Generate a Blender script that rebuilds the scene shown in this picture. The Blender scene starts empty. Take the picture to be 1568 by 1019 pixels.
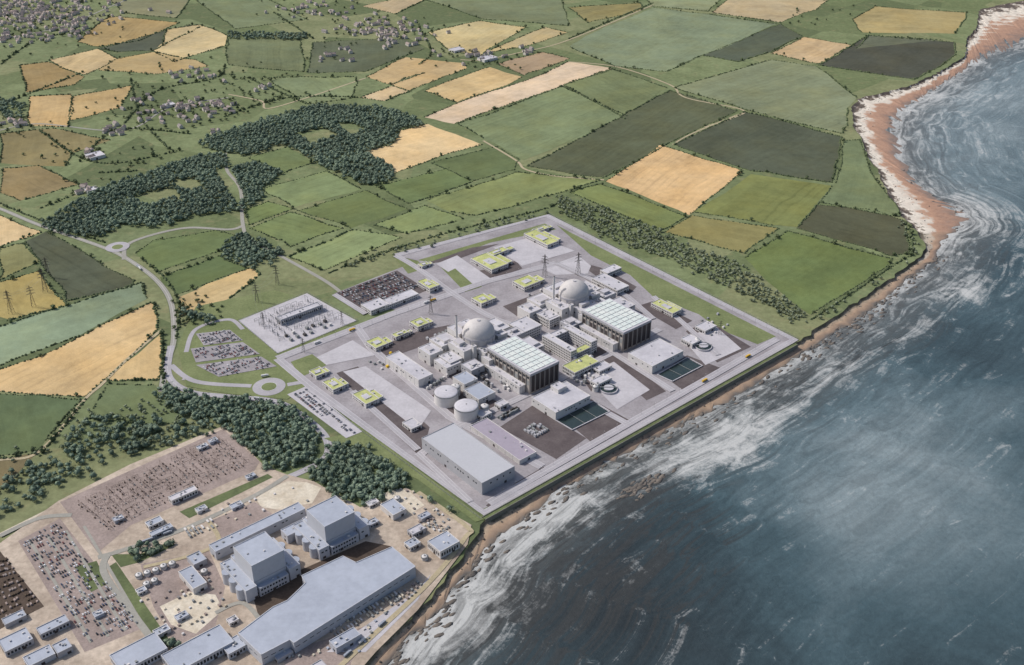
import bpy, math, random
import numpy as np
from mathutils import Vector
random.seed(7); rng=np.random.default_rng(7)
# ---------------------------------------------------------------- image to ground
# image pixels unprojected through the estimated camera -> metres on the ground (camera at x=0,y=0,z=1000)
H=1000.0; TH=math.radians(30.4); F=1688.0; ST=math.sin(TH); CT=math.cos(TH)
def G(px,py,z=0.0):
    u=px-784; v=py-509.5
    t=(H-z)/(F*ST+v*CT)
    return (u*t,(F*CT-v*ST)*t)
def lin(c):
    return tuple(((x/255)/12.92 if x/255<=0.04045 else ((x/255+0.055)/1.055)**2.4) for x in c)
scene=bpy.context.scene
def link(o): scene.collection.objects.link(o); return o
# ---------------------------------------------------------------- materials
def newmat(name,rough=0.8,spec=0.3):
    m=bpy.data.materials.new(name); m.use_nodes=True
    nt=m.node_tree; b=nt.nodes['Principled BSDF']
    b.inputs['Roughness'].default_value=rough
    b.inputs['Specular IOR Level'].default_value=spec
    return m,nt,b
def N(nt,t,**k):
    n=nt.nodes.new(t)
    for a,b in k.items(): setattr(n,a,b)
    return n
def pos(nt): return N(nt,'ShaderNodeNewGeometry').outputs['Position']
def noise(nt,vec,scale,detail=4,rough=0.55,dist=0.0):
    n=N(nt,'ShaderNodeTexNoise'); n.inputs['Scale'].default_value=scale; n.inputs['Detail'].default_value=detail
    n.inputs['Roughness'].default_value=rough; n.inputs['Distortion'].default_value=dist
    nt.links.new(vec,n.inputs['Vector']); return n.outputs['Fac']
def mapr(nt,v,a,b,c,d):
    n=N(nt,'ShaderNodeMapRange'); nt.links.new(v,n.inputs[0])
    for i,x in enumerate((a,b,c,d)): n.inputs[i+1].default_value=x
    return n.outputs[0]
def math_(nt,op,a,b=None):
    n=N(nt,'ShaderNodeMath',operation=op)
    for i,x in enumerate((a,b)):
        if x is None: continue
        if isinstance(x,(int,float)): n.inputs[i].default_value=x
        else: nt.links.new(x,n.inputs[i])
    return n.outputs[0]
def mix(nt,f,a,b,mode='MIX'):
    n=N(nt,'ShaderNodeMix',data_type='RGBA',blend_type=mode)
    for i,x in ((0,f),(6,a),(7,b)):
        if isinstance(x,(int,float)): n.inputs[i].default_value=x
        elif isinstance(x,tuple): n.inputs[i].default_value=(*x[:3],1)
        else: nt.links.new(x,n.inputs[i])
    return n.outputs[2]
def vmul(nt,col,fac):
    n=N(nt,'ShaderNodeVectorMath',operation='SCALE'); nt.links.new(col,n.inputs[0])
    if isinstance(fac,(int,float)): n.inputs['Scale'].default_value=fac
    else: nt.links.new(fac,n.inputs['Scale'])
    return n.outputs[0]
def attr(nt,name): 
    a=N(nt,'ShaderNodeAttribute'); a.attribute_name=name; return a
def solid(name,rgb,rough=0.8,amt=0.15,s1=0.02,s2=0.3,rgb2=None,spec=0.3,metal=0.0):
    m,nt,b=newmat(name,rough,spec); p=pos(nt)
    c=lin(rgb); c2=lin(rgb2) if rgb2 else tuple(x*(1-amt) for x in c)
    f=mapr(nt,noise(nt,p,s1,5,0.65),0.35,0.65,0,1)
    col=mix(nt,f,c,c2)
    g=mapr(nt,noise(nt,p,s2,3,0.7),0.3,0.7,1-amt,1+amt)
    col=vmul(nt,col,g)
    nt.links.new(col,b.inputs['Base Color']); b.inputs['Metallic'].default_value=metal
    return m
CON=solid('concrete',(156,152,155),0.85,0.12,0.02,0.25,(134,129,132))
CONL=solid('pale_concrete',(182,179,183),0.85,0.08,0.03,0.25,(168,165,169))
ASPH=solid('asphalt',(80,72,73),0.9,0.14,0.03,0.3,(96,88,88))
ROAD=solid('road_surface',(166,163,167),0.9,0.08,0.02,0.3,(154,151,155))
LANE=solid('country_lane',(150,148,140),0.9,0.10,0.02,0.3)
TRACK=solid('farm_track',(172,160,132),0.95,0.15,0.02,0.3)
WALL=solid('wall_cladding',(202,199,197),0.6,0.06,0.02,0.15)
WALLG=solid('grey_cladding',(166,166,170),0.55,0.05,0.02,0.15)
WALLB=solid('beige_cladding',(172,164,156),0.65,0.06,0.02,0.15)
WALLD=solid('dark_cladding',(68,62,62),0.5,0.10,0.05,0.3)
RIB=solid('facade_rib',(146,140,136),0.5,0.05)
RIBP=solid('pale_facade_joint',(156,156,160),0.5,0.05)
ROOF=solid('roof_membrane',(192,190,195),0.7,0.07,0.03,0.2,(172,170,176))
ROOFB=solid('blue_grey_roof',(164,170,182),0.5,0.07,0.02,0.12,(152,158,170))
ROOFM=solid('mauve_roof',(156,148,160),0.6,0.06,0.03,0.2)
ROOFG=solid('sedum_roof',(186,188,128),0.95,0.18,0.08,0.5,(160,166,112),spec=.1)
GLASS=solid('window_glass',(46,52,58),0.15,0.2,0.1,0.5,spec=0.6)
SKY_L=solid('rooflight_panel',(212,216,210),0.4,0.07,0.06,0.25,(194,206,202))
DOME=solid('dome_concrete',(194,190,188),0.7,0.06,0.05,0.3,(182,178,176))
STEEL=solid('galvanised_steel',(140,142,142),0.5,0.1)
DSTEEL=solid('dark_steel',(78,74,72),0.6,0.1)
POOL=solid('basin_water',(48,60,58),0.12,0.15,0.05,0.3,spec=0.6)
WHITE=solid('white_paint',(205,205,205),0.7,0.05)
YEL=solid('yellow_paint',(215,180,60),0.7,0.1)
GRASS_P=solid('mown_grass',(118,126,86),0.95,0.16,0.02,0.25,(100,110,72))
VERGE=solid('verge_grass',(100,110,74),0.95,0.2,0.015,0.2,(80,90,60))
DIRT=solid('bare_ground',(188,174,158),0.95,0.18,0.012,0.15,(148,134,120))
DIRTP=solid('pale_sand_ground',(206,198,182),0.95,0.14,0.03,0.25,(180,168,148))
GRAV=solid('pinkish_gravel',(154,140,134),0.95,0.18,0.02,0.3,(134,121,115))
MUD=solid('dark_brown_yard',(84,72,63),0.95,0.22,0.03,0.3)
SEAW=solid('sea_wall_stone',(116,116,108),0.9,0.15,0.03,0.4)
BARK=solid('bark',(86,74,62),0.95,0.2)
TILE=solid('roof_tile',(150,134,126),0.8,0.2,0.02,0.5,(124,120,120))
RENDER_W=solid('house_render',(206,200,190),0.8,0.1)
def leafmat(name,a,b,s=0.09):
    m,nt,bs=newmat(name,0.85,0.15); p=pos(nt)
    f=mapr(nt,noise(nt,p,s,3,0.6),0.38,0.62,0,1)
    col=mix(nt,f,lin(a),lin(b))
    g=mapr(nt,noise(nt,p,0.9,2,0.6),0.3,0.7,0.65,1.3)
    g2=mapr(nt,noise(nt,p,0.008,2,0.6),0.35,0.65,0.85,1.15)
    col=vmul(nt,vmul(nt,col,g),g2)
    nt.links.new(col,bs.inputs['Base Color']); return m
LEAF=leafmat('woodland_foliage',(122,136,116),(86,102,88))
LEAFH=leafmat('hedge_foliage',(96,106,76),(70,82,58))
LEAFS=leafmat('scrub_foliage',(134,142,118),(98,108,86))
# field material : colour + furrow direction are stored on each field mesh
FM,nt,b=newmat('farmland',0.95,0.1); p=pos(nt)
ca=attr(nt,'fcol').outputs['Color']; da=attr(nt,'fdir').outputs['Vector']; sa=attr(nt,'fstr').outputs['Fac']
dp=N(nt,'ShaderNodeVectorMath',operation='DOT_PRODUCT'); nt.links.new(p,dp.inputs[0]); nt.links.new(da,dp.inputs[1])
dv=dp.outputs['Value']
wob=mapr(nt,noise(nt,p,0.006,3),0,1,-22,22)
dv=math_(nt,'ADD',dv,wob)
s1=math_(nt,'SINE',math_(nt,'MULTIPLY',dv,2*math.pi/38.0))
s1=math_(nt,'POWER',math_(nt,'ABSOLUTE',s1),10.0)
s2=math_(nt,'SINE',math_(nt,'MULTIPLY',dv,2*math.pi/71.0))
patch=mapr(nt,noise(nt,p,0.008,3,.6),0.4,0.62,0,1)
st=math_(nt,'ADD',math_(nt,'MULTIPLY',math_(nt,'MULTIPLY',s1,patch),-0.10),math_(nt,'MULTIPLY',s2,0.03))
st=math_(nt,'MULTIPLY',st,sa)
sv=N(nt,'ShaderNodeCombineXYZ'); nt.links.new(math_(nt,'MULTIPLY',dv,0.08),sv.inputs[0])
streak=mapr(nt,noise(nt,sv.outputs[0],1.0,4,.7),0.3,0.7,-.09,.09)
big=mapr(nt,noise(nt,p,0.005,6,0.65,0.6),0.3,0.7,-0.22,0.22)
med=mapr(nt,noise(nt,p,0.05,5,0.7),0.3,0.7,-0.12,0.12)
fine=mapr(nt,noise(nt,p,0.5,2,0.7),0.3,0.7,-0.12,0.12)
tot=math_(nt,'ADD',math_(nt,'ADD',math_(nt,'ADD',math_(nt,'ADD',st,streak),big),math_(nt,'ADD',med,fine)),1.0)
warm=mix(nt,mapr(nt,noise(nt,p,0.009,4,0.6),0.42,0.7,0,0.6),ca,mix(nt,1.0,ca,(1.12,1.02,0.84),'MULTIPLY'))
nt.links.new(vmul(nt,warm,tot),b.inputs['Base Color'])
# open land material
LM,nt,b=newmat('open_land',0.95,0.1); p=pos(nt)
vn=N(nt,'ShaderNodeTexVoronoi',feature='F1'); vn.inputs['Scale'].default_value=1/230; nt.links.new(p,vn.inputs['Vector'])
sep=N(nt,'ShaderNodeSeparateColor'); nt.links.new(vn.outputs['Color'],sep.inputs[0])
cr=N(nt,'ShaderNodeValToRGB'); cr.color_ramp.interpolation='CONSTANT'; nt.links.new(sep.outputs[0],cr.inputs[0])
pal=[(0,(114,124,90)),(0.22,(106,116,82)),(0.42,(120,130,94)),(0.6,(94,104,74)),(0.76,(126,130,96))]
el=cr.color_ramp.elements
el[0].position=0; el[0].color=(*lin(pal[0][1]),1); el[1].position=pal[1][0]; el[1].color=(*lin(pal[1][1]),1)
for q,c in pal[2:]:
    e=el.new(q); e.color=(*lin(c),1)
sc=mapr(nt,noise(nt,p,0.012,5,0.65),0.4,0.65,0,0.6)
col=mix(nt,sc,cr.outputs[0],lin((92,102,70)))
col=mix(nt,mapr(nt,noise(nt,p,0.03,6,.7),.55,.7,0,.5),col,lin((138,130,98)))
col=vmul(nt,col,mapr(nt,noise(nt,p,0.08,5,0.7),0.3,0.7,0.78,1.2))
nt.links.new(col,b.inputs['Base Color'])
# ---------------------------------------------------------------- mesh builder
class MB:
    def __init__(s): s.v=[];s.f=[];s.m=[];s.mats=[]
    def mi(s,mat):
        if mat not in s.mats: s.mats.append(mat)
        return s.mats.index(mat)
    def face(s,pts,mat):
        n=len(s.v); s.v+=[tuple(p) for p in pts]; s.f.append(tuple(range(n,n+len(pts)))); s.m.append(s.mi(mat))
    def prism(s,poly,z0,z1,side,top=None):
        a=sum(poly[i][0]*poly[(i+1)%len(poly)][1]-poly[(i+1)%len(poly)][0]*poly[i][1] for i in range(len(poly)))
        if a<0: poly=poly[::-1]
        n=len(poly)
        for i in range(n):
            p,q=poly[i],poly[(i+1)%n]
            s.face([(p[0],p[1],z0),(q[0],q[1],z0),(q[0],q[1],z1),(p[0],p[1],z1)],side)
        s.face([(p[0],p[1],z1) for p in poly],top or side)
    def box(s,fr,x0,x1,y0,y1,z0,z1,side,top=None):
        s.prism([fr(x0,y0),fr(x1,y0),fr(x1,y1),fr(x0,y1)],z0,z1,side,top)
    def cyl(s,cx,cy,r,z0,z1,side,top=None,n=32,r1=None):
        r1=r if r1 is None else r1
        P=[(math.cos(2*math.pi*i/n),math.sin(2*math.pi*i/n)) for i in range(n)]
        for i in range(n):
            a,b_=P[i],P[(i+1)%n]
            s.face([(cx+a[0]*r,cy+a[1]*r,z0),(cx+b_[0]*r,cy+b_[1]*r,z0),(cx+b_[0]*r1,cy+b_[1]*r1,z1),(cx+a[0]*r1,cy+a[1]*r1,z1)],side)
        s.face([(cx+a[0]*r1,cy+a[1]*r1,z1) for a in P],top or side)
    def dome(s,cx,cy,r,z0,h,mat,n=40,k=10):
        for j in range(k):
            a0=j/k*math.pi/2; a1=(j+1)/k*math.pi/2
            for i in range(n):
                t0=2*math.pi*i/n; t1=2*math.pi*(i+1)/n
                q=lambda a,t:(cx+r*math.cos(a)*math.cos(t),cy+r*math.cos(a)*math.sin(t),z0+h*math.sin(a))
                pts=[q(a0,t0),q(a0,t1),q(a1,t1),q(a1,t0)] if j<k-1 else [q(a0,t0),q(a0,t1),(cx,cy,z0+h)]
                s.face(pts,mat)
    def beam(s,p,q,w,mat):
        p=Vector(p);q=Vector(q);d=(q-p).normalized()
        u=d.cross(Vector((0,0,1)))
        if u.length<0.01: u=Vector((1,0,0))
        u.normalize(); v=d.cross(u); u*=w/2; v*=w/2
        c=[(-1,-1),(1,-1),(1,1),(-1,1)]
        A=[p+u*a+v*b_ for a,b_ in c]; B=[q+u*a+v*b_ for a,b_ in c]
        for i in range(4): s.face([A[i],A[(i+1)%4],B[(i+1)%4],B[i]],mat)
        s.face(B,mat); s.face(A[::-1],mat)
    def mesh(s,name):
        me=bpy.data.meshes.new(name); me.from_pydata(s.v,[],s.f)
        for m in s.mats: me.materials.append(m)
        me.polygons.foreach_set('material_index',s.m); me.update(); return me
    def obj(s,name): return link(bpy.data.objects.new(name,s.mesh(name)))
def frame(o,ang):
    c,sn=math.cos(ang),math.sin(ang)
    return lambda x,y:(o[0]+x*c-y*sn,o[1]+x*sn+y*c)
ANG=math.radians(-49.5)   # site x axis: towards the sea ; y axis: along the coast
AX=(math.cos(ANG),math.sin(ANG)); BX=(-AX[1],AX[0])
# ---------------------------------------------------------------- flat sheets
def sheet(name,px,mat,z,obj=None):
    mb=MB(); mb.face([(*G(*p),z) for p in px],mat)
    me=mb.mesh(name)
    if me.polygons[0].normal.z<0: me.flip_normals()
    return link(bpy.data.objects.new(name,me))
def smooth(pts,n=8):
    if len(pts)<3: return pts
    P=[pts[0]]+pts+[pts[-1]]; out=[]
    for i in range(1,len(P)-2):
        p0,p1,p2,p3=[np.array(P[i+k]) for k in (-1,0,1,2)]
        for j in range(n):
            t=j/n; out.append(tuple(0.5*((2*p1)+(-p0+p2)*t+(2*p0-5*p1+4*p2-p3)*t*t+(-p0+3*p1-3*p2+p3)*t**3)))
    out.append(tuple(pts[-1])); return out
def normals(P):
    out=[]
    for i in range(len(P)):
        a=P[max(0,i-1)]; b_=P[min(len(P)-1,i+1)]
        d=np.array(b_)-np.array(a); d=d/ (np.linalg.norm(d)+1e-9); out.append((-d[1],d[0]))
    return out
def strip(mb,W,width,z,mat,off=0.0):
    Nn=normals(W)
    for i in range(len(W)-1):
        q=[]
        for k,s_ in ((i,-1),(i+1,-1),(i+1,1),(i,1)):
            o=off+s_*width/2; q.append((W[k][0]+Nn[k][0]*o,W[k][1]+Nn[k][1]*o,z))
        mb.face(q,mat)
def road(name,px,width,mat,z,curved=True,line=False,kerb=None,closed=False):
    W=[G(*p) for p in px]
    if closed: W=W+[W[0]]
    if curved: W=smooth(W)
    mb=MB()
    if kerb: strip(mb,W,width+2.5,z-0.02,kerb)
    strip(mb,W,width,z+0.02,mat)
    if line:
        strip(mb,W,0.4,z+0.05,WHITE)
    me=mb.mesh(name)
    return link(bpy.data.objects.new(name,me))
# ---------------------------------------------------------------- coast
C=[((1900,-110),(1960,-50)),((1700,-40),(1760,10)),((1600,-5),(1650,40)),((1530,8),(1590,58)),((1500,15),(1548,72)),((1495,42),(1515,82)),((1480,62),(1492,95)),
((1478,85),(1470,112)),((1440,110),(1440,130)),((1395,130),(1412,150)),((1350,143),(1385,165)),((1312,152),(1372,185)),((1303,170),(1370,205)),
((1307,195),(1376,235)),((1320,215),(1388,262)),((1328,240),(1405,285)),((1345,265),(1430,303)),((1360,300),(1468,318)),((1385,335),(1478,338)),
((1405,358),(1460,356)),((1418,380),(1440,375)),((1400,400),(1428,398)),((1370,420),(1395,425)),((1330,450),(1354,458)),((1290,478),(1312,490)),
((1250,502),(1270,514)),((1218,525),(1230,542)),((1100,592),(1106,621)),((980,660),(988,677)),((860,728),(866,748)),((742,797),(770,818)),
((735,806),(738,846)),((722,830),(722,870)),((702,862),(704,893)),((680,892),(680,922)),((650,925),(653,952)),((615,960),(619,988)),((575,1000),(588,1022)),((520,1060),(540,1080)),((420,1180),(445,1200)),((250,1400),(290,1420))]
inn=[];wat=[];nor=[]
ci=[G(*a) for a,b_ in C]; cw=[G(b_[0],b_[1],-8) for a,b_ in C]
for i in range(len(C)-1):
    wall=(C[i][0][0]<=1218 and C[i][0][0]>=860 and C[i][0][1]>=525)
    d=math.dist(ci[i],ci[i+1]); n=max(2,int(d/14))
    n=min(n,60)
    for j in range(n):
        t=j/n
        a=np.array(ci[i])*(1-t)+np.array(ci[i+1])*t; w=np.array(cw[i])*(1-t)+np.array(cw[i+1])*t
        if not wall and j>0: a=a+rng.normal(0,2.6,2)
        w=w+rng.normal(0,3.2,2)
        inn.append(tuple(a)); wat.append(tuple(w)); nor.append(1.0 if C[i][0][1]<345 else (.4 if C[i][0][1]<400 else 0.0))
inn.append(ci[-1]); wat.append(cw[-1]); nor.append(0)
inn.append((-700,-3000)); wat.append((-650,-3000)); nor.append(0)
inn=[(ci[0][0]+9000,ci[0][1]+14000)]+inn; wat=[(cw[0][0]+9000,cw[0][1]+14000)]+wat; nor=[1.0]+nor
land=inn+[(-1500,-26000),(-26000,-26000),(-26000,30000)]
mb=MB(); mb.face([(x,y,0) for x,y in land],LM); me=mb.mesh('ground')
if me.polygons[0].normal.z<0: me.flip_normals()
link(bpy.data.objects.new('ground',me))
fr_=[(0,0.0),(0.07,-4.4),(0.2,-5.6),(0.5,-6.6),(0.8,-7.5),(1.0,-8.1),(1.5,-10.5)]
vs=[];fs=[];fa=[];fn_=[]
for a,w,nn_ in zip(inn,wat,nor):
    for k,(t,z) in enumerate(fr_):
        jz=rng.normal(0,0.4) if k not in (0,) else 0
        vs.append((a[0]+(w[0]-a[0])*t,a[1]+(w[1]-a[1])*t,z+jz)); fa.append(t); fn_.append(nn_)
K=len(fr_)
for i in range(len(inn)-1):
    for k in range(K-1): fs.append((i*K+k,i*K+k+1,(i+1)*K+k+1,(i+1)*K+k))
me=bpy.data.meshes.new('beach'); me.from_pydata(vs,[],fs); me.update()
at=me.attributes.new('fr','FLOAT','POINT'); at.data.foreach_set('value',fa)
at=me.attributes.new('north','FLOAT','POINT'); at.data.foreach_set('value',fn_)
BM,nt,b=newmat('beach_sand',0.9,0.2); p=pos(nt)
t0=attr(nt,'fr').outputs['Fac']
t=math_(nt,'ADD',t0,mapr(nt,noise(nt,p,0.03,5,0.7),0.3,0.7,-0.22,0.22))
def ramp(nt,v,stops):
    cr=N(nt,'ShaderNodeValToRGB'); nt.links.new(v,cr.inputs[0]); e=cr.color_ramp.elements
    e[0].position=stops[0][0]; e[0].color=(*lin(stops[0][1]),1); e[1].position=stops[-1][0]; e[1].color=(*lin(stops[-1][1]),1)
    for q,c in stops[1:-1]:
        x=e.new(q); x.color=(*lin(c),1)
    return cr.outputs[0]
south=ramp(nt,t,[(0,(100,96,80)),(.1,(120,112,96)),(.25,(164,148,128)),(.5,(168,144,122)),(.8,(134,118,104)),(1,(100,96,92))])
north=ramp(nt,t,[(0,(92,84,78)),(.08,(120,108,96)),(.16,(214,206,192)),(.34,(206,196,182)),(.46,(172,138,116)),(.75,(158,128,110)),(1,(126,112,104))])
col=mix(nt,attr(nt,'north').outputs['Fac'],south,north)
g=mapr(nt,noise(nt,p,0.12,6,0.75),0.3,0.7,0.68,1.2)
nt.links.new(vmul(nt,col,g),b.inputs['Base Color'])
me.materials.append(BM); link(bpy.data.objects.new('beach',me))
# ---------------------------------------------------------------- sea
xs=np.concatenate([np.linspace(-26000,-900,12),np.arange(-880,2600,8.0),np.linspace(2650,30000,30)])
ys=np.concatenate([np.linspace(-26000,380,14),np.arange(400,2300,8.0),np.arange(2300,4600,14.0),np.linspace(4700,32000,24)])
X,Y=np.meshgrid(xs,ys); nx,ny=len(xs),len(ys)
P=np.stack([X.ravel(),Y.ravel()],1)
W=np.array(wat[::3]+[wat[-1]]); best=np.full(len(P),1e9); arc=np.zeros(len(P)); acc=0
for i in range(len(W)-1):
    a=W[i]; d=W[i+1]-a; L=np.linalg.norm(d); u=d/L
    r=P-a; tt=np.clip(r@u,0,L); q=r-tt[:,None]*u; dist=np.hypot(q[:,0],q[:,1])
    m_=dist<best; best[m_]=dist[m_]; arc[m_]=(acc+tt)[m_]; acc+=L
foam=0.60*np.exp(-best/45)+0.30*np.exp(-best/120)
cloud_sheen=np.zeros(len(P)); rock=np.zeros(len(P))
def gs(px,py,r,elong=1.0):
    c=np.array(G(px,py,-8)); d=P-c
    a=d@np.array(BX); b2=d@np.array(AX); return np.exp(-((a/(r*elong))**2+(b2/r)**2))
for px_,py_,r,e_,amp in ((1120,685,55,1.6,1.0),(1190,635,35,2.5,.6),(1040,710,40,1.6,.5),(860,785,32,2,.7),(790,835,35,1.8,.7),(720,925,38,2,.8),(680,985,40,2,.6),(1480,445,55,1.5,.8),(1400,510,40,2.4,.6),(1300,570,45,2,.5),(1430,180,130,1.6,.22),(1500,150,220,1.5,.2),(1520,230,200,1.3,.2),(1500,330,110,1,.35),(1550,400,130,1.2,.2)):
    foam+=amp*gs(px_,py_,r,e_)
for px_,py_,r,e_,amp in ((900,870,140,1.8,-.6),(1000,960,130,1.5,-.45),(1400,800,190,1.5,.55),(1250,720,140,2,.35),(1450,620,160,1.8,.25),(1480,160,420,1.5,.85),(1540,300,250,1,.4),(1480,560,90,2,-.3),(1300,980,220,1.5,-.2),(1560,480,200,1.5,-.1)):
    cloud_sheen+=amp*gs(px_,py_,r,e_)  # cloud reflections on the sea, lighter and darker areas painted into its colour
for px_,py_,r,e_,amp in ((880,850,110,2.0,.8),(980,750,45,1.6,1.1),(960,900,90,1.6,.6),(1200,600,40,3,.7),(1330,520,40,3,.7),(760,960,90,1.5,.4),(1060,660,35,2,.6)):
    rock+=amp*gs(px_,py_,r,e_)
idx=np.arange(nx*ny).reshape(ny,nx)
q=np.stack([idx[:-1,:-1],idx[:-1,1:],idx[1:,1:],idx[1:,:-1]],-1).reshape(-1,4)
me=bpy.data.meshes.new('sea'); nv=nx*ny
me.vertices.add(nv); me.vertices.foreach_set('co',np.column_stack([P,np.full(nv,-8.0)]).astype(np.float32).ravel())
me.loops.add(q.size); me.loops.foreach_set('vertex_index',q.ravel().astype(np.int32))
me.polygons.add(len(q)); me.polygons.foreach_set('loop_start',(np.arange(len(q))*4).astype(np.int32)); me.update(calc_edges=True)
for nme,arr in (('sd',best),('sa',arc),('foam',foam),('cloud_sheen',cloud_sheen),('rock',rock)):
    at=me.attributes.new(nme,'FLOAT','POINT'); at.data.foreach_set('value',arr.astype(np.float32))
SM,nt,b=newmat('sea_water',0.32,0.22); p=pos(nt)
sd=attr(nt,'sd').outputs['Fac']; sar=attr(nt,'sa').outputs['Fac']; fo=attr(nt,'foam').outputs['Fac']; to=attr(nt,'cloud_sheen').outputs['Fac']; ro=attr(nt,'rock').outputs['Fac']
cx=N(nt,'ShaderNodeCombineXYZ'); nt.links.new(math_(nt,'MULTIPLY',sar,0.007),cx.inputs[0]); nt.links.new(math_(nt,'MULTIPLY',sd,0.034),cx.inputs[1])
n1=noise(nt,cx.outputs[0],1.0,8,0.68,1.5)
n2=noise(nt,p,0.022,7,0.74,1.2)
n3=noise(nt,p,0.25,3,0.7,0.3)
nn=math_(nt,'ADD',math_(nt,'MULTIPLY',n1,0.56),math_(nt,'ADD',math_(nt,'MULTIPLY',n2,0.30),math_(nt,'MULTIPLY',n3,0.14)))
fm=math_(nt,'ADD',nn,math_(nt,'MULTIPLY',fo,0.15))
fmask=mapr(nt,fm,0.575,0.71,0,0.85)
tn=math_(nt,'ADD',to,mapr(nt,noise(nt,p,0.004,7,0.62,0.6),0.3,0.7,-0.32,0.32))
col=ramp(nt,mapr(nt,tn,-1,1,0,1),[(.05,(46,53,56)),(.35,(54,68,73)),(.52,(66,84,90)),(.72,(92,108,113)),(.95,(126,138,141))])  # water colour ramp driven by the painted cloud reflections plus noise
shore=mapr(nt,math_(nt,'ADD',sd,mapr(nt,n1,0.3,0.7,-50,50)),0,130,0.8,0)
col=mix(nt,shore,col,lin((102,102,99)))
str_=mapr(nt,n1,0.40,0.58,0.74,1.14)
nearf=mapr(nt,sd,60,520,1,0.25)
col=mix(nt,nearf,col,vmul(nt,col,str_))
cx2=N(nt,'ShaderNodeCombineXYZ'); nt.links.new(math_(nt,'MULTIPLY',sar,0.005),cx2.inputs[0]); nt.links.new(math_(nt,'MULTIPLY',sd,0.05),cx2.inputs[1]); cx2.inputs[2].default_value=7.3
n4=noise(nt,cx2.outputs[0],1.0,7,0.7,2.0)
rmask=mapr(nt,math_(nt,'ADD',n4,math_(nt,'MULTIPLY',ro,0.13)),0.57,0.66,0,0.75)
rmask=math_(nt,'MULTIPLY',rmask,mapr(nt,ro,0.05,0.3,0,1))
col=mix(nt,rmask,col,lin((58,59,58)))
rip=mapr(nt,noise(nt,p,0.12,5,0.78,0.3),0.3,0.7,0.84,1.16)
col=vmul(nt,col,rip)
fmask=math_(nt,'MULTIPLY',fmask,math_(nt,'SUBTRACT',1.0,math_(nt,'MULTIPLY',rmask,0.6)))
col=mix(nt,fmask,col,lin((188,189,187)))
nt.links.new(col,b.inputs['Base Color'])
nt.links.new(mapr(nt,fmask,0,1,0.32,0.9),b.inputs['Roughness'])
bp=N(nt,'ShaderNodeBump'); bp.inputs['Strength'].default_value=0.7; bp.inputs['Distance'].default_value=1.6
nt.links.new(noise(nt,p,0.09,5,0.72,0.3),bp.inputs['Height']); nt.links.new(bp.outputs[0],b.inputs['Normal'])
me.materials.append(SM); link(bpy.data.objects.new('sea',me))
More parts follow.
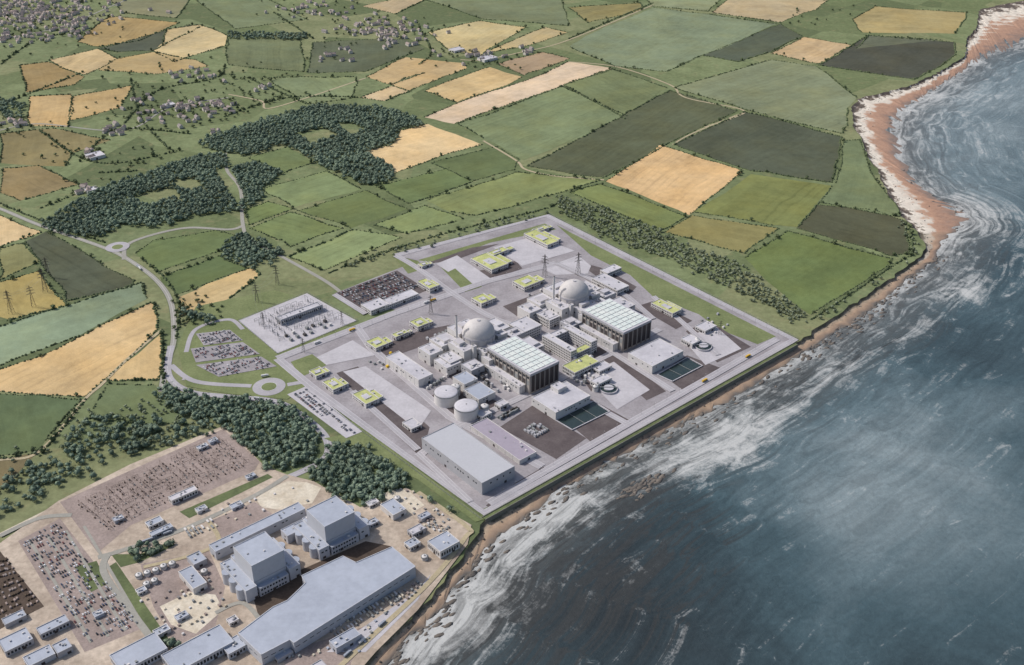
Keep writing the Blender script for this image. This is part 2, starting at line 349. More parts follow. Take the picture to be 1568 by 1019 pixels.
# ---------------------------------------------------------------- fields
FIELDS=[
([(170,25),(275,35),(215,62),(150,72),(118,65)],(162,136,92)),([(150,75),(290,38),(310,40),(235,78),(180,80)],(74,84,60)),
([(255,45),(305,38),(348,55),(345,70),(265,95),(235,78),(250,65)],(192,168,124)),([(75,92),(150,75),(180,90),(130,115),(95,105)],(192,164,120)),
([(180,90),(235,80),(300,92),(320,102),(240,114),(150,108)],(176,150,106)),([(30,100),(75,95),(130,118),(115,130),(40,142)],(148,124,84)),
([(45,148),(110,145),(105,195),(45,193)],(184,152,106)),([(112,148),(205,130),(185,165),(107,185)],(180,150,104)),
([(0,205),(80,197),(170,215),(110,235),(100,255),(0,250)],(130,116,80)),([(5,258),(60,254),(120,283),(30,308),(0,295)],(140,120,84)),
([(-40,325),(0,330),(65,355),(0,378),(-40,385)],(198,168,124)),([(38,370),(70,355),(205,430),(200,440),(100,462),(60,400)],(78,88,60)),
([(0,380),(35,373),(62,400),(0,430)],(122,128,74)),([(-30,440),(0,432),(60,415),(105,468),(15,490),(-30,480)],(164,144,92)),
([(-60,515),(0,500),(220,432),(225,458),(120,515),(0,560),(-60,575)],(118,140,98)),([(-60,590),(0,566),(60,547),(235,462),(240,505),(130,608),(0,600),(-60,600)],(204,170,122)),
([(185,560),(248,510),(243,582),(162,583)],(198,166,118)),([(-60,610),(0,603),(125,612),(60,690),(0,698),(-60,700)],(84,104,62)),
([(-60,706),(0,702),(55,695),(20,735),(0,752),(-60,780)],(106,102,64)),([(135,640),(165,588),(238,590),(290,650),(200,648)],(96,114,68)),
([(275,455),(385,410),(398,420),(350,458),(275,485)],(196,166,118)),([(208,388),(235,368),(330,353),(370,364),(335,385),(240,418)],(94,114,62)),
([(245,425),(335,392),(380,412),(270,452)],(86,106,58)),([(402,290),(500,262),(553,290),(450,318)],(110,130,76)),
([(457,323),(560,292),(625,320),(537,350)],(94,112,60)),([(572,345),(650,315),(710,335),(622,358)],(114,134,76)),
([(442,394),(540,352),(615,364),(495,415)],(120,140,82)),([(382,350),(445,325),(525,350),(445,378)],(104,124,68)),
([(375,322),(410,309),(448,320),(382,345)],(98,118,62)),([(380,242),(440,225),(478,250),(435,265)],(100,120,68)),
([(575,285),(690,257),(725,278),(627,312)],(94,114,62)),([(652,308),(790,264),(920,276),(870,292),(730,330),(690,325)],(114,130,72)),
([(660,250),(760,225),(795,245),(788,260),(722,278)],(88,106,60)),([(558,232),(600,222),(612,200),(655,190),(738,222),(605,265)],(206,174,128)),
([(560,118),(620,88),(710,97),(715,105),(625,140)],(186,156,112)),([(650,140),(750,103),(800,118),(700,157)],(194,164,118)),
([(550,150),(600,132),(630,140),(590,155)],(190,164,126)),([(650,180),(870,95),(938,105),(695,190)],(206,178,146)),
([(760,98),(830,80),(872,90),(802,116)],(164,138,108)),([(655,50),(735,32),(805,42),(735,85),(690,80)],(188,166,120)),
([(740,82),(835,42),(870,50),(800,72)],(178,156,114)),([(555,10),(600,0),(660,-5),(605,22)],(180,156,120)),
([(480,65),(620,60),(650,75),(560,110),(470,112)],(84,96,64)),([(870,12),(980,5),(985,15),(900,35)],(138,126,84)),
([(1090,20),(1120,-5),(1275,-5),(1250,15),(1195,35)],(178,156,120)),([(1180,82),(1230,57),(1308,70),(1255,98)],(190,160,120)),
([(1305,30),(1340,10),(1480,20),(1462,52),(1320,50)],(166,146,100)),([(1253,100),(1330,55),(1462,65),(1462,85),(1400,122)],(70,76,56)),
([(1075,85),(1195,37),(1228,56),(1180,80),(1130,95)],(76,88,62)),([(1032,135),(1180,92),(1250,102),(1312,150),(1298,165),(1290,205),(1140,168)],(112,126,84)),
([(700,190),(860,132),(958,183),(802,246),(742,213)],(108,126,78)),([(862,130),(938,107),(1022,135),(960,178)],(104,120,72)),
([(872,72),(1000,12),(1085,22),(1190,37),(1075,85),(1020,110),(942,102)],(112,130,88)),([(807,255),(1025,139),(1130,170),(1027,218),(925,272)],(80,90,58)),
([(1032,222),(1140,172),(1288,210),(1273,280),(1150,262)],(74,84,58)),([(927,278),(1010,222),(1138,262),(1055,330)],(206,168,120)),
([(1062,325),(1150,267),(1273,285),(1222,348),(1180,345)],(108,120,60)),([(1018,356),(1060,330),(1193,350),(1140,388)],(126,126,68)),
([(1220,350),(1250,314),(1340,322),(1388,340),(1393,388),(1365,393)],(74,80,52)),([(1140,395),(1205,354),(1366,397),(1362,405),(1240,482)],(94,114,58)),
([(872,295),(918,282),(1050,332),(1015,352)],(104,120,62)),([(1292,215),(1316,215),(1340,275),(1378,332),(1252,310),(1280,280)],(102,120,74)),
([(300,0),(400,-5),(470,30),(360,45)],(104,120,76)),([(350,60),(460,60),(465,110),(350,100)],(98,112,70)),
([(410,120),(545,118),(540,150),(470,160)],(110,128,80)),([(170,0),(290,0),(270,28),(190,20)],(116,122,80)),
([(990,0),(1110,-5),(1085,18),(1000,10)],(120,134,88)),([(650,0),(860,-5),(870,40),(740,30)],(104,118,76)),
([(1310,75),(1440,62),(1330,54)],(90,100,70)),([(620,120),(650,112),(600,130)],(110,120,76)),
]
def fieldcol(c):
    r,g,b_=c
    if r>g+8: return (r*.945,g*.985,b_*1.03)
    r,g,b_=r*1.05+2,g*1.0+2,b_*1.12+4
    m=(r+g+b_)/3; k=.12
    return (r*(1-k)+m*k,g*(1-k)+m*k,b_*(1-k)+m*k)
FE=[]
for i,(poly,c) in enumerate(FIELDS):
    Wp=[G(*p) for p in poly]
    Q=[]; n=len(Wp); best_=0; dr=(1,0)
    for k in range(n):
        a=np.array(Wp[k]); b2=np.array(Wp[(k+1)%n]); L=np.linalg.norm(b2-a)
        if L>best_: best_=L; dr=(b2-a)/L
        m=max(3,int(L/32)); nr=np.array((-(b2-a)[1],(b2-a)[0]))/L
        bow=rng.normal(0,0.014)*L; bow2=rng.normal(0,0.008)*L
        seg=[]
        for j in range(m):
            t=j/m; q_=a*(1-t)+b2*t+nr*(bow*math.sin(math.pi*t)+bow2*math.sin(2*math.pi*t)+(rng.normal(0,1.6) if j else 0)); Q.append(tuple(q_)); seg.append(tuple(q_))
        seg.append(tuple(b2)); FE.append(seg)
    z=0.05+0.004*i
    nm='wheat_field' if c[0]>150 else ('ploughed_field' if c[0]>c[1]+5 else 'grass_field')
    mb=MB(); mb.face([(x,y,z) for x,y in Q],FM); me=mb.mesh(nm)
    if me.polygons[0].normal.z<0: me.flip_normals()
    nv=len(me.vertices); lc=lin(fieldcol(c))
    a_=me.attributes.new('fcol','FLOAT_COLOR','POINT'); a_.data.foreach_set('color',[*lc,1.0]*nv)
    a_=me.attributes.new('fdir','FLOAT_VECTOR','POINT'); a_.data.foreach_set('vector',[-dr[1],dr[0],0.0]*nv)
    a_=me.attributes.new('fstr','FLOAT','POINT'); a_.data.foreach_set('value',[random.choice([0.3,0.8,1.2])]*nv)
    link(bpy.data.objects.new(nm,me))
# ---------------------------------------------------------------- roads outside
Z=0.45
road('country_road',[(-60,300),(0,320),(60,345),(160,380),(200,400),(240,430),(262,465),(266,520),(254,560),(247,600)],10,LANE,Z,line=True,kerb=VERGE)
road('country_road',[(190,398),(200,372),(280,350),(350,352),(372,346)],9,LANE,Z+.03)
road('country_road',[(345,235),(348,262),(368,290),(372,345),(385,368),(440,398),(500,432),(530,455)],8,LANE,Z+.06)
road('access_road',[(262,530),(258,575),(290,600),(350,608),(420,615),(460,635),(495,665),(503,690),(490,708),(450,728),(415,740)],12,ROAD,Z+.09,line=True)
road('access_road',[(425,555),(395,575),(330,583),(280,580)],10,ROAD,Z+.12,line=True)
road('country_lane',[(740,216),(790,246),(805,260),(850,270),(925,276)],6,TRACK,Z+.03)
road('country_lane',[(870,95),(945,103),(1025,130),(1050,150),(1135,168),(1125,180),(1080,195)],6,TRACK,Z+.03)
road('country_lane',[(705,92),(740,92),(800,80),(870,62),(1000,8)],6,TRACK,Z+.03)
road('country_lane',[(350,145),(400,155),(420,165),(560,120)],6,TRACK,Z+.03)
road('country_lane',[(0,200),(60,190),(190,200),(260,165),(350,150)],6,LANE,Z+.03)
road('country_lane',[(-40,70),(30,55),(100,40),(170,10),(220,-10)],6,LANE,Z+.03)
road('farm_track',[(248,505),(190,555),(155,590),(130,612),(60,692),(0,705),(-60,720)],6,TRACK,Z+.06)
road('farm_track',[(1030,222),(1060,205),(1140,172)],5,TRACK,Z+.06)
road('farm_track',[(100,770),(60,790),(0,820)],7,DIRTP,Z+.5)
def roundabout(px,py,ro,ri):
    c=G(px,py); mb=MB(); n=48
    def ring(r0,r1,z,mat):
        for i in range(n):
            a=2*math.pi*i/n;b2=2*math.pi*(i+1)/n
            mb.face([(c[0]+r0*math.cos(a),c[1]+r0*math.sin(a),z),(c[0]+r1*math.cos(a),c[1]+r1*math.sin(a),z),(c[0]+r1*math.cos(b2),c[1]+r1*math.sin(b2),z),(c[0]+r0*math.cos(b2),c[1]+r0*math.sin(b2),z)],mat)
    ring(ri,ro,0.95,ROAD); ring(0.01,ri-.6,1.1,GRASS_P); ring(ri-.6,ri,1.12,WHITE)
    mb.obj('roundabout')
# ---------------------------------------------------------------- site surfaces
zc=0.62
def pad(name,px,mat):
    global zc; zc+=0.012; return sheet(name,px,mat,zc)
pad('site_hardstanding',[(425,548),(548,499),(608,476),(512,450),(640,400),(606,392),(838,331),(1216,521),(1216,527),(742,792),(475,592)],CON)
pad('landscape_grass',[(272,530),(300,470),(370,455),(420,445),(512,470),(548,499),(425,548),(475,592),(440,612),(350,604),(285,592)],GRASS_P)
pad('landscape_grass',[(496,672),(560,660),(742,796),(728,800),(640,735),(560,700)],GRASS_P)
pad('landscape_grass',[(640,399),(834,343),(852,352),(752,372),(664,404)],GRASS_P)
pad('landscape_grass',[(675,410),(697,402),(738,440),(712,448)],GRASS_P)
pad('landscape_grass',[(852,345),(872,356),(1188,516),(1160,528),(1100,505),(1070,482),(1000,455),(965,422),(905,392)],GRASS_P)
pad('landscape_grass',[(445,555),(478,543),(500,560),(462,578)],GRASS_P)
pad('landscape_grass',[(606,397),(640,400),(650,412),(625,420)],GRASS_P)
pad('embankment_grass',[(1210,524),(1219,527),(742,796),(730,786)],VERGE)
pad('asphalt_yard',[(515,572),(548,562),(610,612),(658,655),(645,702),(590,650)],ASPH)
pad('asphalt_yard',[(765,655),(815,622),(898,672),(852,704)],ASPH)
pad('asphalt_yard',[(925,555),(948,545),(1020,600),(990,614)],ASPH)
pad('asphalt_yard',[(1050,508),(1085,492),(1150,532),(1098,556)],ASPH)
pad('asphalt_yard',[(555,542),(640,508),(690,498),(700,510),(650,530),(592,550)],ASPH)
pad('asphalt_yard',[(513,450),(608,415),(655,445),(600,468),(562,480)],ASPH)
pad('asphalt_yard',[(868,548),(930,528),(962,560),(905,600)],ASPH)
pad('asphalt_yard',[(744,775),(790,740),(832,716),(846,722),(752,780)],ASPH)
pad('asphalt_yard',[(650,405),(722,380),(765,374),(695,400)],ASPH)
pad('asphalt_yard',[(880,400),(925,412),(975,440),(960,455),(915,425)],ASPH)
pad('asphalt_yard',[(860,640),(905,612),(965,645),(905,678)],ASPH)
pad('asphalt_yard',[(1010,572),(1052,545),(1105,565),(1045,598)],ASPH)
pad('asphalt_yard',[(655,610),(700,585),(770,620),(720,650)],ASPH)
pad('asphalt_yard',[(770,470),(850,440),(900,470),(820,505)],ASPH)
pad('asphalt_yard',[(640,530),(690,512),(760,560),(700,590)],ASPH)
pad('asphalt_yard',[(975,470),(1000,462),(1060,492),(1035,505)],ASPH)
pad('asphalt_yard',[(600,655),(640,640),(655,668),(640,690)],ASPH)
pad('asphalt_yard',[(700,425),(790,400),(800,412),(720,440)],ASPH)
pad('concrete_apron',[(830,412),(885,392),(905,408),(900,420),(850,422)],CONL)
pad('concrete_apron',[(668,405),(700,392),(755,430),(720,440)],CONL)
pad('concrete_apron',[(755,380),(820,362),(880,385),(800,408)],CONL)
pad('concrete_apron',[(485,548),(540,522),(575,545),(500,560)],CONL)
pad('concrete_apron',[(525,570),(560,562),(660,630),(640,660)],CONL)
pad('concrete_apron',[(440,605),(470,592),(555,662),(530,672)],CONL)
pad('concrete_apron',[(893,575),(940,555),(995,598),(945,628)],CONL)
pad('concrete_apron',[(1045,520),(1095,500),(1135,535),(1080,560)],CONL)
pad('substation_compound',[(365,492),(470,450),(546,492),(425,542)],CONL)
pad('grass_island',[(685,418),(697,412),(724,436),(712,442)],GRASS_P)
for pl in ([(300,512),(352,506),(372,522),(312,530)],[(292,535),(372,525),(398,543),(300,556)],[(300,560),(400,547),(424,562),(335,578)]):
    pad('car_park_surface',pl,CON)
zr=zc+0.05
per=[(606,392),(838,331),(1216,521),(742,787),(475,592),(425,550)]
road('perimeter_road',per,13,ROAD,zr,curved=False,line=True,kerb=CONL)
for k,(pl,w) in enumerate([([(425,550),(600,482),(745,432),(852,404)],15),([(545,500),(570,535),(690,640),(830,716)],13),([(606,392),(640,412),(700,455),(760,490),(820,505)],11),
  ([(640,700),(700,655),(840,590),(1010,505)],11),([(748,772),(1190,520)],11),([(540,600),(640,690)],9),([(850,590),(960,650)],10),([(905,520),(1030,600)],10),([(720,770),(640,695)],8),([(1000,455),(1100,545)],9),([(512,452),(560,482)],9),([(820,505),(870,555),(900,575)],9),([(852,404),(960,455),(1000,490)],10)]):
    road('site_road',pl,w,ROAD,zr+0.07*(k+1),curved=(k==2),line=True,kerb=CONL)
roundabout(412,593,27,13); roundabout(180,379,24,12)
road('roundabout_link',[(262,560),(300,585),(385,592)],10,ROAD,.86)
road('roundabout_link',[(440,590),(470,585)],10,ROAD,.9)
road('security_fence_track',[(285,540),(300,505),(350,490),(372,505)],8,ROAD,.82)
# ---------------------------------------------------------------- generic buildings
def building(name,L,Nn,R,h,wall=WALL,roof=ROOF,floors=0,ribs=0,units=3,parapet=True,ang=ANG,door=True,rib=RIBP):
    l=np.array(G(*L,h)); n_=np.array(G(*Nn,h)); r=np.array(G(*R,h))
    A=np.array((math.cos(ang),math.sin(ang))); B=np.array((-A[1],A[0]))
    wa=max(3,abs((l-n_)@A)); wb=max(3,abs((r-n_)@B))
    fr=frame(n_,ang); mb=MB()
    body(mb,fr,-wa,0,0,wb,0,h,wall,roof,floors,ribs,units,parapet,door,rib)
    return mb.obj(name)
def body(mb,fr,x0,x1,y0,y1,z0,z1,wall,roof,floors=0,ribs=0,units=3,parapet=True,door=True,rib=RIBP):
    z1+=random.uniform(0.02,.6); x1+=random.uniform(0.01,.15); y1+=random.uniform(.01,.15); x0-=random.uniform(0.01,.15); y0-=random.uniform(.01,.15)
    mb.box(fr,x0,x1,y0,y1,z0,z1,wall,roof)
    if parapet:
        t=.6;o=.12
        pz0,pz1=z1-.35,z1+.9
        mb.box(fr,x0-o,x1+o,y0-o,y0+t,pz0,pz1,wall); mb.box(fr,x0-o,x1+o,y1-t,y1+o,pz0,pz1,wall)
        mb.box(fr,x0-o,x0+t,y0+t,y1-t,pz0,pz1-.01,wall); mb.box(fr,x1-t,x1+o,y0+t,y1-t,pz0,pz1-.01,wall)
    def wallstuff(fn,length):
        if floors:
            fh=(z1-z0)/floors
            for k in range(floors):
                zz=z0+fh*k+fh*.35; s=2.0
                while s+2.6<length-1:
                    mb.box(fr,*fn(s,s+2.6,-.05,.06),zz,zz+fh*.4,GLASS); s+=4.2
        if ribs:
            m=max(2,int(length/ribs))
            for k in range(m+1):
                s=length*k/m; s=min(max(s,.5),length-.5)
                mb.box(fr,*fn(s-.2,s+.2,-.2,.15),z0,z1-.4,rib)
        if door and length>12:
            s=length*random.uniform(.25,.7); mb.box(fr,*fn(s,s+4.5,-.05,.09),z0+.1,z0+min(5,(z1-z0)*.6),WALLD)
            if (z1-z0)>12 and not floors:
                s=3
                while s<length-6:
                    if random.random()<.45: mb.box(fr,*fn(s,s+random.uniform(2,4),-.05,.08),z0+(z1-z0)*.62,z0+(z1-z0)*.74,GLASS)
                    s+=6
    wallstuff(lambda a,b_,o0,o1:(x0+a,x0+b_,y0-o1,y0-o0),x1-x0)
    wallstuff(lambda a,b_,o0,o1:(x0+a,x0+b_,y1+o0,y1+o1),x1-x0)
    wallstuff(lambda a,b_,o0,o1:(x1+o0,x1+o1,y0+a,y0+b_),y1-y0)
    wallstuff(lambda a,b_,o0,o1:(x0-o1,x0-o0,y0+a,y0+b_),y1-y0)
    if x1-x0>8 and y1-y0>8:
        for k in range(units):
            sx,sy,sz=random.uniform(1.2,3.4),random.uniform(1.2,3.4),random.uniform(.8,2.2)
            ux=random.uniform(x0+2,x1-2-sx); uy=random.uniform(y0+2,y1-2-sy)
            mb.box(fr,ux,ux+sx,uy,uy+sy,z1-.1,z1+sz,random.choice([STEEL,WALL,WALLG]))
SHR=solid('shed_roof',(176,177,182),.6,.04)
building('interim_storage_shed',(647,671),(738,741),(791,717),21,WALLG,SHR,0,0,0,door=True)
building('flat_roofed_workshop',(722,652),(796,706),(823,694),8,WALL,ROOFM,0,16,5)
# turbine halls
def turbine_hall(L,Nn,R,h):
    l=np.array(G(*L,h)); n_=np.array(G(*Nn,h)); r=np.array(G(*R,h)); A=np.array(AX);B=np.array(BX)
    wa=abs((l-n_)@A); wb=abs((r-n_)@B); fr=frame(n_,ANG); mb=MB()
    mb.box(fr,-wa,0,0,wb,0,h-6,WALLB,ROOF)
    mb.box(fr,-wa-1,1,-1,wb+1,h-6,h-1.5,WALLG,ROOF)
    nb=6
    for k in range(nb):
        s=wb*(k+.12)/nb; e_=wb*(k+.88)/nb
        mb.box(fr,-.1,.35,s,e_,4,h-7,WALLD); mb.box(fr,-wa-.35,-wa+.1,s,e_,4,h-7,WALLD)
    for k in range(nb+1):
        s=min(max(wb*k/nb,.8),wb-.8); mb.box(fr,-.2,1.6,s-.6,s+.6,0,h-6.01,RIB)
    nb=11
    for k in range(nb+1):
        s=min(max(wa*k/nb,.8),wa-.8)
        for y0,y1 in ((-1.2,.2),(wb-.2,wb+1.2)): mb.box(fr,-s-.6,-s+.6,y0,y1,0,h-6.01,RIB)
        if k<nb:
            for y0,y1 in ((-.3,.1),(wb-.1,wb+.3)):
                mb.box(fr,-wa*(k+.8)/nb,-wa*(k+.2)/nb,y0,y1,17,25,WALLD if k%3 else STEEL)
                mb.box(fr,-wa*(k+.8)/nb,-wa*(k+.2)/nb,y0,y1,h-13,h-9,GLASS)
    na,nbb=9,5
    for i in range(na):
        for j in range(nbb):
            x0=-wa+2+(wa-4)*i/na; x1=-wa+2+(wa-4)*(i+1)/na-1.5; y0=2+(wb-4)*j/nbb; y1=2+(wb-4)*(j+1)/nbb-1.2
            mb.box(fr,x0,x1,y0,y1,h-1.6,h-.8,WALLG,SKY_L)
            mb.box(fr,x0+.1,x1-.1,(y0+y1)/2-.25,(y0+y1)/2+.25,h-.9,h-.5,WHITE)
    body(mb,fr,-wa*.95,-wa*.1,-13,-1.35,0,15,WALL,ROOF,0,9,4)
    body(mb,fr,-wa*.8,-wa*.2,wb+1.4,wb+12,0,12,WALL,ROOF,0,9,4)
    mb.obj('turbine_hall')
turbine_hall((748,531),(812,572),(852,550),42)
turbine_hall((893,474),(955,508),(996,488),42)
# reactor units
def reactor(px,py,s=1.0):
    c=G(px,py,42); fr=frame(c,ANG); mb=MB()
    mb.cyl(c[0],c[1],28,0,42,DOME,DOME,64)
    mb.cyl(c[0],c[1],28.8,38,40.5,CONL,CONL,64)
    mb.dome(c[0],c[1],27.6,41.9,22,DOME,64,16)
    mb.cyl(c[0],c[1],3,63.5,65,CONL,CONL,16)
    for k in range(12):
        a=2*math.pi*k/12
        mb.beam((c[0]+27.9*math.cos(a),c[1]+27.9*math.sin(a),1),(c[0]+27.9*math.cos(a),c[1]+27.9*math.sin(a),38),1.4,CONL)
    mb.cyl(*fr(-18,-34),1.9,30,78,WALL,WALLD,16)
    mb.obj('reactor_containment_dome')
    def blk(nm,x0,x1,y0,y1,h,wall=WALL,roof=ROOF,**k):
        m=MB(); body(m,fr,x0,x1,y0,y1,0,h,wall,roof,k.get('floors',0),k.get('ribs',0),k.get('units',7))
        if k.get('pent',1) and x1-x0>14 and y1-y0>14:
            a=random.uniform(.15,.4);b2=random.uniform(.55,.85);c1=random.uniform(.15,.4);d1=random.uniform(.55,.85)
            W_=x1-x0;D_=y1-y0
            m.box(fr,x0+W_*a,x0+W_*b2,y0+D_*c1,y0+D_*d1,h-.2,h+random.uniform(3,7),wall,random.choice([ROOF,CONL]))
        m.obj(nm)
    blk('safeguard_building',-22,22,-50,-26,30)
    blk('safeguard_building',-18,20,27,48,30)
    blk('fuel_building',-58,-24,-24,22,34)
    blk('safeguard_building',24,46,-24,20,28)
    blk('nuclear_auxiliary_building',-60,-24,-62,-26,24)
    blk('access_building',-12,20,-78,-52,18,floors=4,pent=0)
    blk('waste_treatment_building',-52,-18,-92,-64,21)
    blk('diesel_generator_building',34,62,-66,-38,18,WALLG)
    blk('diesel_generator_building',0,26,54,84,20,WALLG)
    blk('electrical_building',44,64,-30,-8,24)
    blk('operations_building',36,76,54,84,16,floors=3)
    blk('hot_workshop',-50,-8,52,78,18)
    blk('valve_house',24,40,22,44,24,pent=0)
    blk('pipe_gallery',-62,-58.5,-20,18,20,WALLG,pent=0)
    blk('stair_tower',22.5,28,-34,-27,36,pent=0,units=0); blk('stair_tower',-24,-18,23,29,38,pent=0,units=0)
    for k in range(8):
        m=MB(); x,y=fr(random.uniform(52,95),-62+random.uniform(-2,2)+(k%4)*8+(k//4)*3); f2=frame((x,y),ANG)
        zb=.9+random.uniform(0,.05)
        m.box(f2,-4,4,-3,3,0,zb+6,STEEL,WALLG); m.box(f2,-3,3,-2.2,2.2,zb+5.9,zb+7.4,DSTEEL,DSTEEL); m.box(f2,4,5,-2,2,0,zb+5,DSTEEL)
        m.obj('transformer')
reactor(733,508); reactor(879,447)
def office(L,Nn,R,h):
    l=np.array(G(*L,h)); n_=np.array(G(*Nn,h)); r=np.array(G(*R,h)); A=np.array(AX);B=np.array(BX)
    wa=abs((l-n_)@A); wb=abs((r-n_)@B); fr=frame(n_,ANG); mb=MB(); w=14
    body(mb,fr,-wa,0,0,w,0,h,WALL,ROOF,5,0,4); body(mb,fr,-wa,0,wb-w,wb,0,h,WALL,ROOF,5,0,4)
    body(mb,fr,-wa,-wa+w,w+.4,wb-w-.4,0,h-3,WALLG,ROOF,4,0,2); body(mb,fr,-w,0,w+.4,wb-w-.4,0,h-9,WALLG,ROOFG,3,0,1)
    mb.obj('operations_office_block')
office((836,512),(874,540),(912,520),24)
building('service_building',(782,495),(802,510),(827,497),20,WALL,ROOF,4)
building('service_building',(820,478),(838,490),(858,480),18,WALL,ROOF,3)
building('cable_hall',(862,560),(880,572),(915,553),12,WALL,ROOFG,2)
building('long_warehouse',(592,546),(641,583),(660,572),15,WALL,ROOF,0,12,6)
building('workshop_building',(664,552),(684,565),(704,554),16,WALL,ROOF,0,0,5)
building('workshop_building',(693,578),(711,590),(727,578),16,WALL,ROOFB,0,0,2)
building('workshop_building',(710,597),(733,613),(757,600),12,WALL,ROOFB,0,0,2)
building('gatehouse',(615,648),(630,658),(645,650),7,WALL,ROOF,1,0,1)
building('plant_store',(728,632),(738,640),(752,632),8,WALL,ROOF,1,0,1)
building('plant_store',(758,618),(766,624),(778,617),8,WALL,ROOF,1,0,1)
building('pumping_station',(815,609),(851,633),(903,606),15,WALL,ROOF,0,0,4)
building('pumping_station',(963,541),(999,562),(1046,538),15,WALL,ROOF,0,0,4)
building('pump_house_tower',(845,590),(855,598),(866,591),22,WALL,ROOF,0,0,1)
for q in (((722,396),(753,414),(787,400),9),((808,356),(838,376),(861,366),9),((785,431),(803,441),(832,425),10),((722,457),(737,466),(761,455),9),((640,431),(658,443),(676,436),10),((555,525),(575,534),(600,521),8),((490,587),(510,598),(535,587),8),((538,605),(560,620),(587,606),8),((470,570),(484,577),(504,566),7),((998,464),(1030,481),(1052,474),9),((600,512),(606,517),(632,506),8),((625,494),(640,502),(662,490),9),((815,352),(822,356),(848,347),7),((745,388),(752,393),(790,380),8),((640,405),(646,409),(662,402),6)):
    l=np.array(G(*q[0],q[3])); n_=np.array(G(*q[1],q[3])); r=np.array(G(*q[2],q[3]))
    wa=abs((l-n_)@np.array(AX)); wb=abs((r-n_)@np.array(BX)); fr=frame(n_,ANG); mb=MB(); h=q[3]
    # green roof main block, courtyard plant deck and lower white annex
    body(mb,fr,-wa,0,0,wb*.72,0,h,WALL,ROOFG,2,0,3); body(mb,fr,-wa*.8,-wa*.1,wb*.72+.3,wb,0,h-2.5,WALL,ROOFG,2,0,1)
    mb.box(fr,-wa*.65,-wa*.3,wb*.2,wb*.5,h,h+1.6,WALL,ROOF); mb.box(fr,-wa-.4,-wa*.05,wb*.72-1.2,wb*.72,h+.3,h+1.0,CONL)
    mb.obj('green_roofed_building')
building('security_office',(552,467),(568,477),(592,464),9,WALL,ROOF,2,0,3)
building('security_office',(580,462),(590,470),(640,450),8,WALL,ROOF,2,0,6)
building('training_centre',(912,424),(945,446),(963,438),11,WALL,ROOF,2,0,5)
building('training_centre',(920,414),(930,420),(950,410),10,WALL,ROOF,2,0,3)
# tanks
def tank(name,px,py,r,h,mat=WALL,dm=2.5):
    c=G(px,py,h); mb=MB(); mb.cyl(c[0],c[1],r,0,h,mat,mat,48); mb.cyl(c[0],c[1],r+.4,h-1.2,h,STEEL,STEEL,48); mb.dome(c[0],c[1],r-.5,h+.02,dm,ROOF if r>8 else mat,48,5)
    mb.beam((c[0]+r+.6,c[1],0),(c[0]+r+.6,c[1],h+1),.6,STEEL); mb.cyl(c[0],c[1],1,h+dm-.2,h+dm+1,STEEL,STEEL,10)
    mb.obj(name)
for a in ((683,600,19.5,20),(714,621,19.5,20),(697,592,8,16),(742,622,7,12)): tank('storage_tank',*a)
for a in ((880,548,4,12),(888,553,4,12),(905,546,4,12),(912,592,5,9),(1068,520,5,9),(925,575,4,8)): tank('process_tank',*a)
# basins
def basin(name,px):
    W_=[G(*p) for p in px]; mb=MB(); c=np.mean(np.array(W_),0)
    big=[tuple(c+(np.array(w)-c)*1.05) for w in W_]
    zz=1.7
    mb.prism(W_,.4,zz,DSTEEL,POOL)
    for i in range(4):
        p,q_=big[i],big[(i+1)%4]; mb.beam((*p,zz+.2),(*q_,zz+.2),1.4,CONL)
    for t in (.33,.66):
        a=np.array(W_[0])*(1-t)+np.array(W_[1])*t; b2=np.array(W_[3])*(1-t)+np.array(W_[2])*t
        mb.beam((*a,zz+.5),(*b2,zz+.5),.5,STEEL)
    mb.obj(name)
basin('intake_forebay',[(853,645),(908,617),(932,632),(877,659)]); basin('intake_forebay',[(1008,575),(1052,550),(1074,562),(1030,585)])
def clar(px,py,r):
    c=G(px,py); mb=MB(); mb.cyl(*c,r,.5,4,CONL,CONL,40); mb.cyl(*c,r-1.6,4,4.1,POOL,POOL,40); mb.cyl(*c,r*.55,4.1,6,CONL,ROOF,24)
    mb.beam((c[0]-r,c[1],6.3),(c[0]+r,c[1],6.3),1.2,STEEL); mb.obj('circular_outfall_basin')
clar(932,598,15); clar(1077,533,15)
building('outfall_building',(905,583),(915,590),(935,578),9,WALL,ROOF,1,0,2); building('outfall_building',(1045,518),(1060,528),(1072,520),9,WALL,ROOF,1,0,2)
building('outfall_building',(905,563),(918,570),(936,560),7,WALL,ROOF,1,0,2); building('outfall_building',(1065,500),(1080,508),(1098,500),7,WALL,ROOF,1,0,2)
def rows(name,px,nx_,ny_,sx,sy,sz,mats,gap=.3,zz=.7,skip=.1):
    W_=[np.array(G(*p)) for p in px]; mb=MB()
    for i in range(nx_):
        for j in range(ny_):
            if random.random()<skip: continue
            u=(i+.5+random.uniform(-.1,.1))/nx_; v=(j+.5+random.uniform(-.1,.1))/ny_
            p_=(W_[0]*(1-u)+W_[1]*u)*(1-v)+(W_[3]*(1-u)+W_[2]*u)*v
            f=frame(tuple(p_),ANG); m=random.choice(mats); h_=sz*random.uniform(.6,1.1); ex=random.uniform(.7,1.15)
            mb.box(f,-sx/2*ex,sx/2*ex,-sy/2,sy/2,zz,zz+h_,m)
            mb.box(f,-sx/2*ex+.3,sx/2*ex-.3,-sy/2+.3,sy/2-.3,zz+h_-.01,zz+h_+.5,m)
    return mb.obj(name)
rows('container_stack',[(800,660),(822,648),(842,660),(820,672)],6,4,6,3,4,[STEEL,WALLG,WALLG])
rows('pipe_rack',[(760,640),(790,625),(797,630),(768,645)],12,2,3,4,5,[STEEL,DSTEEL])
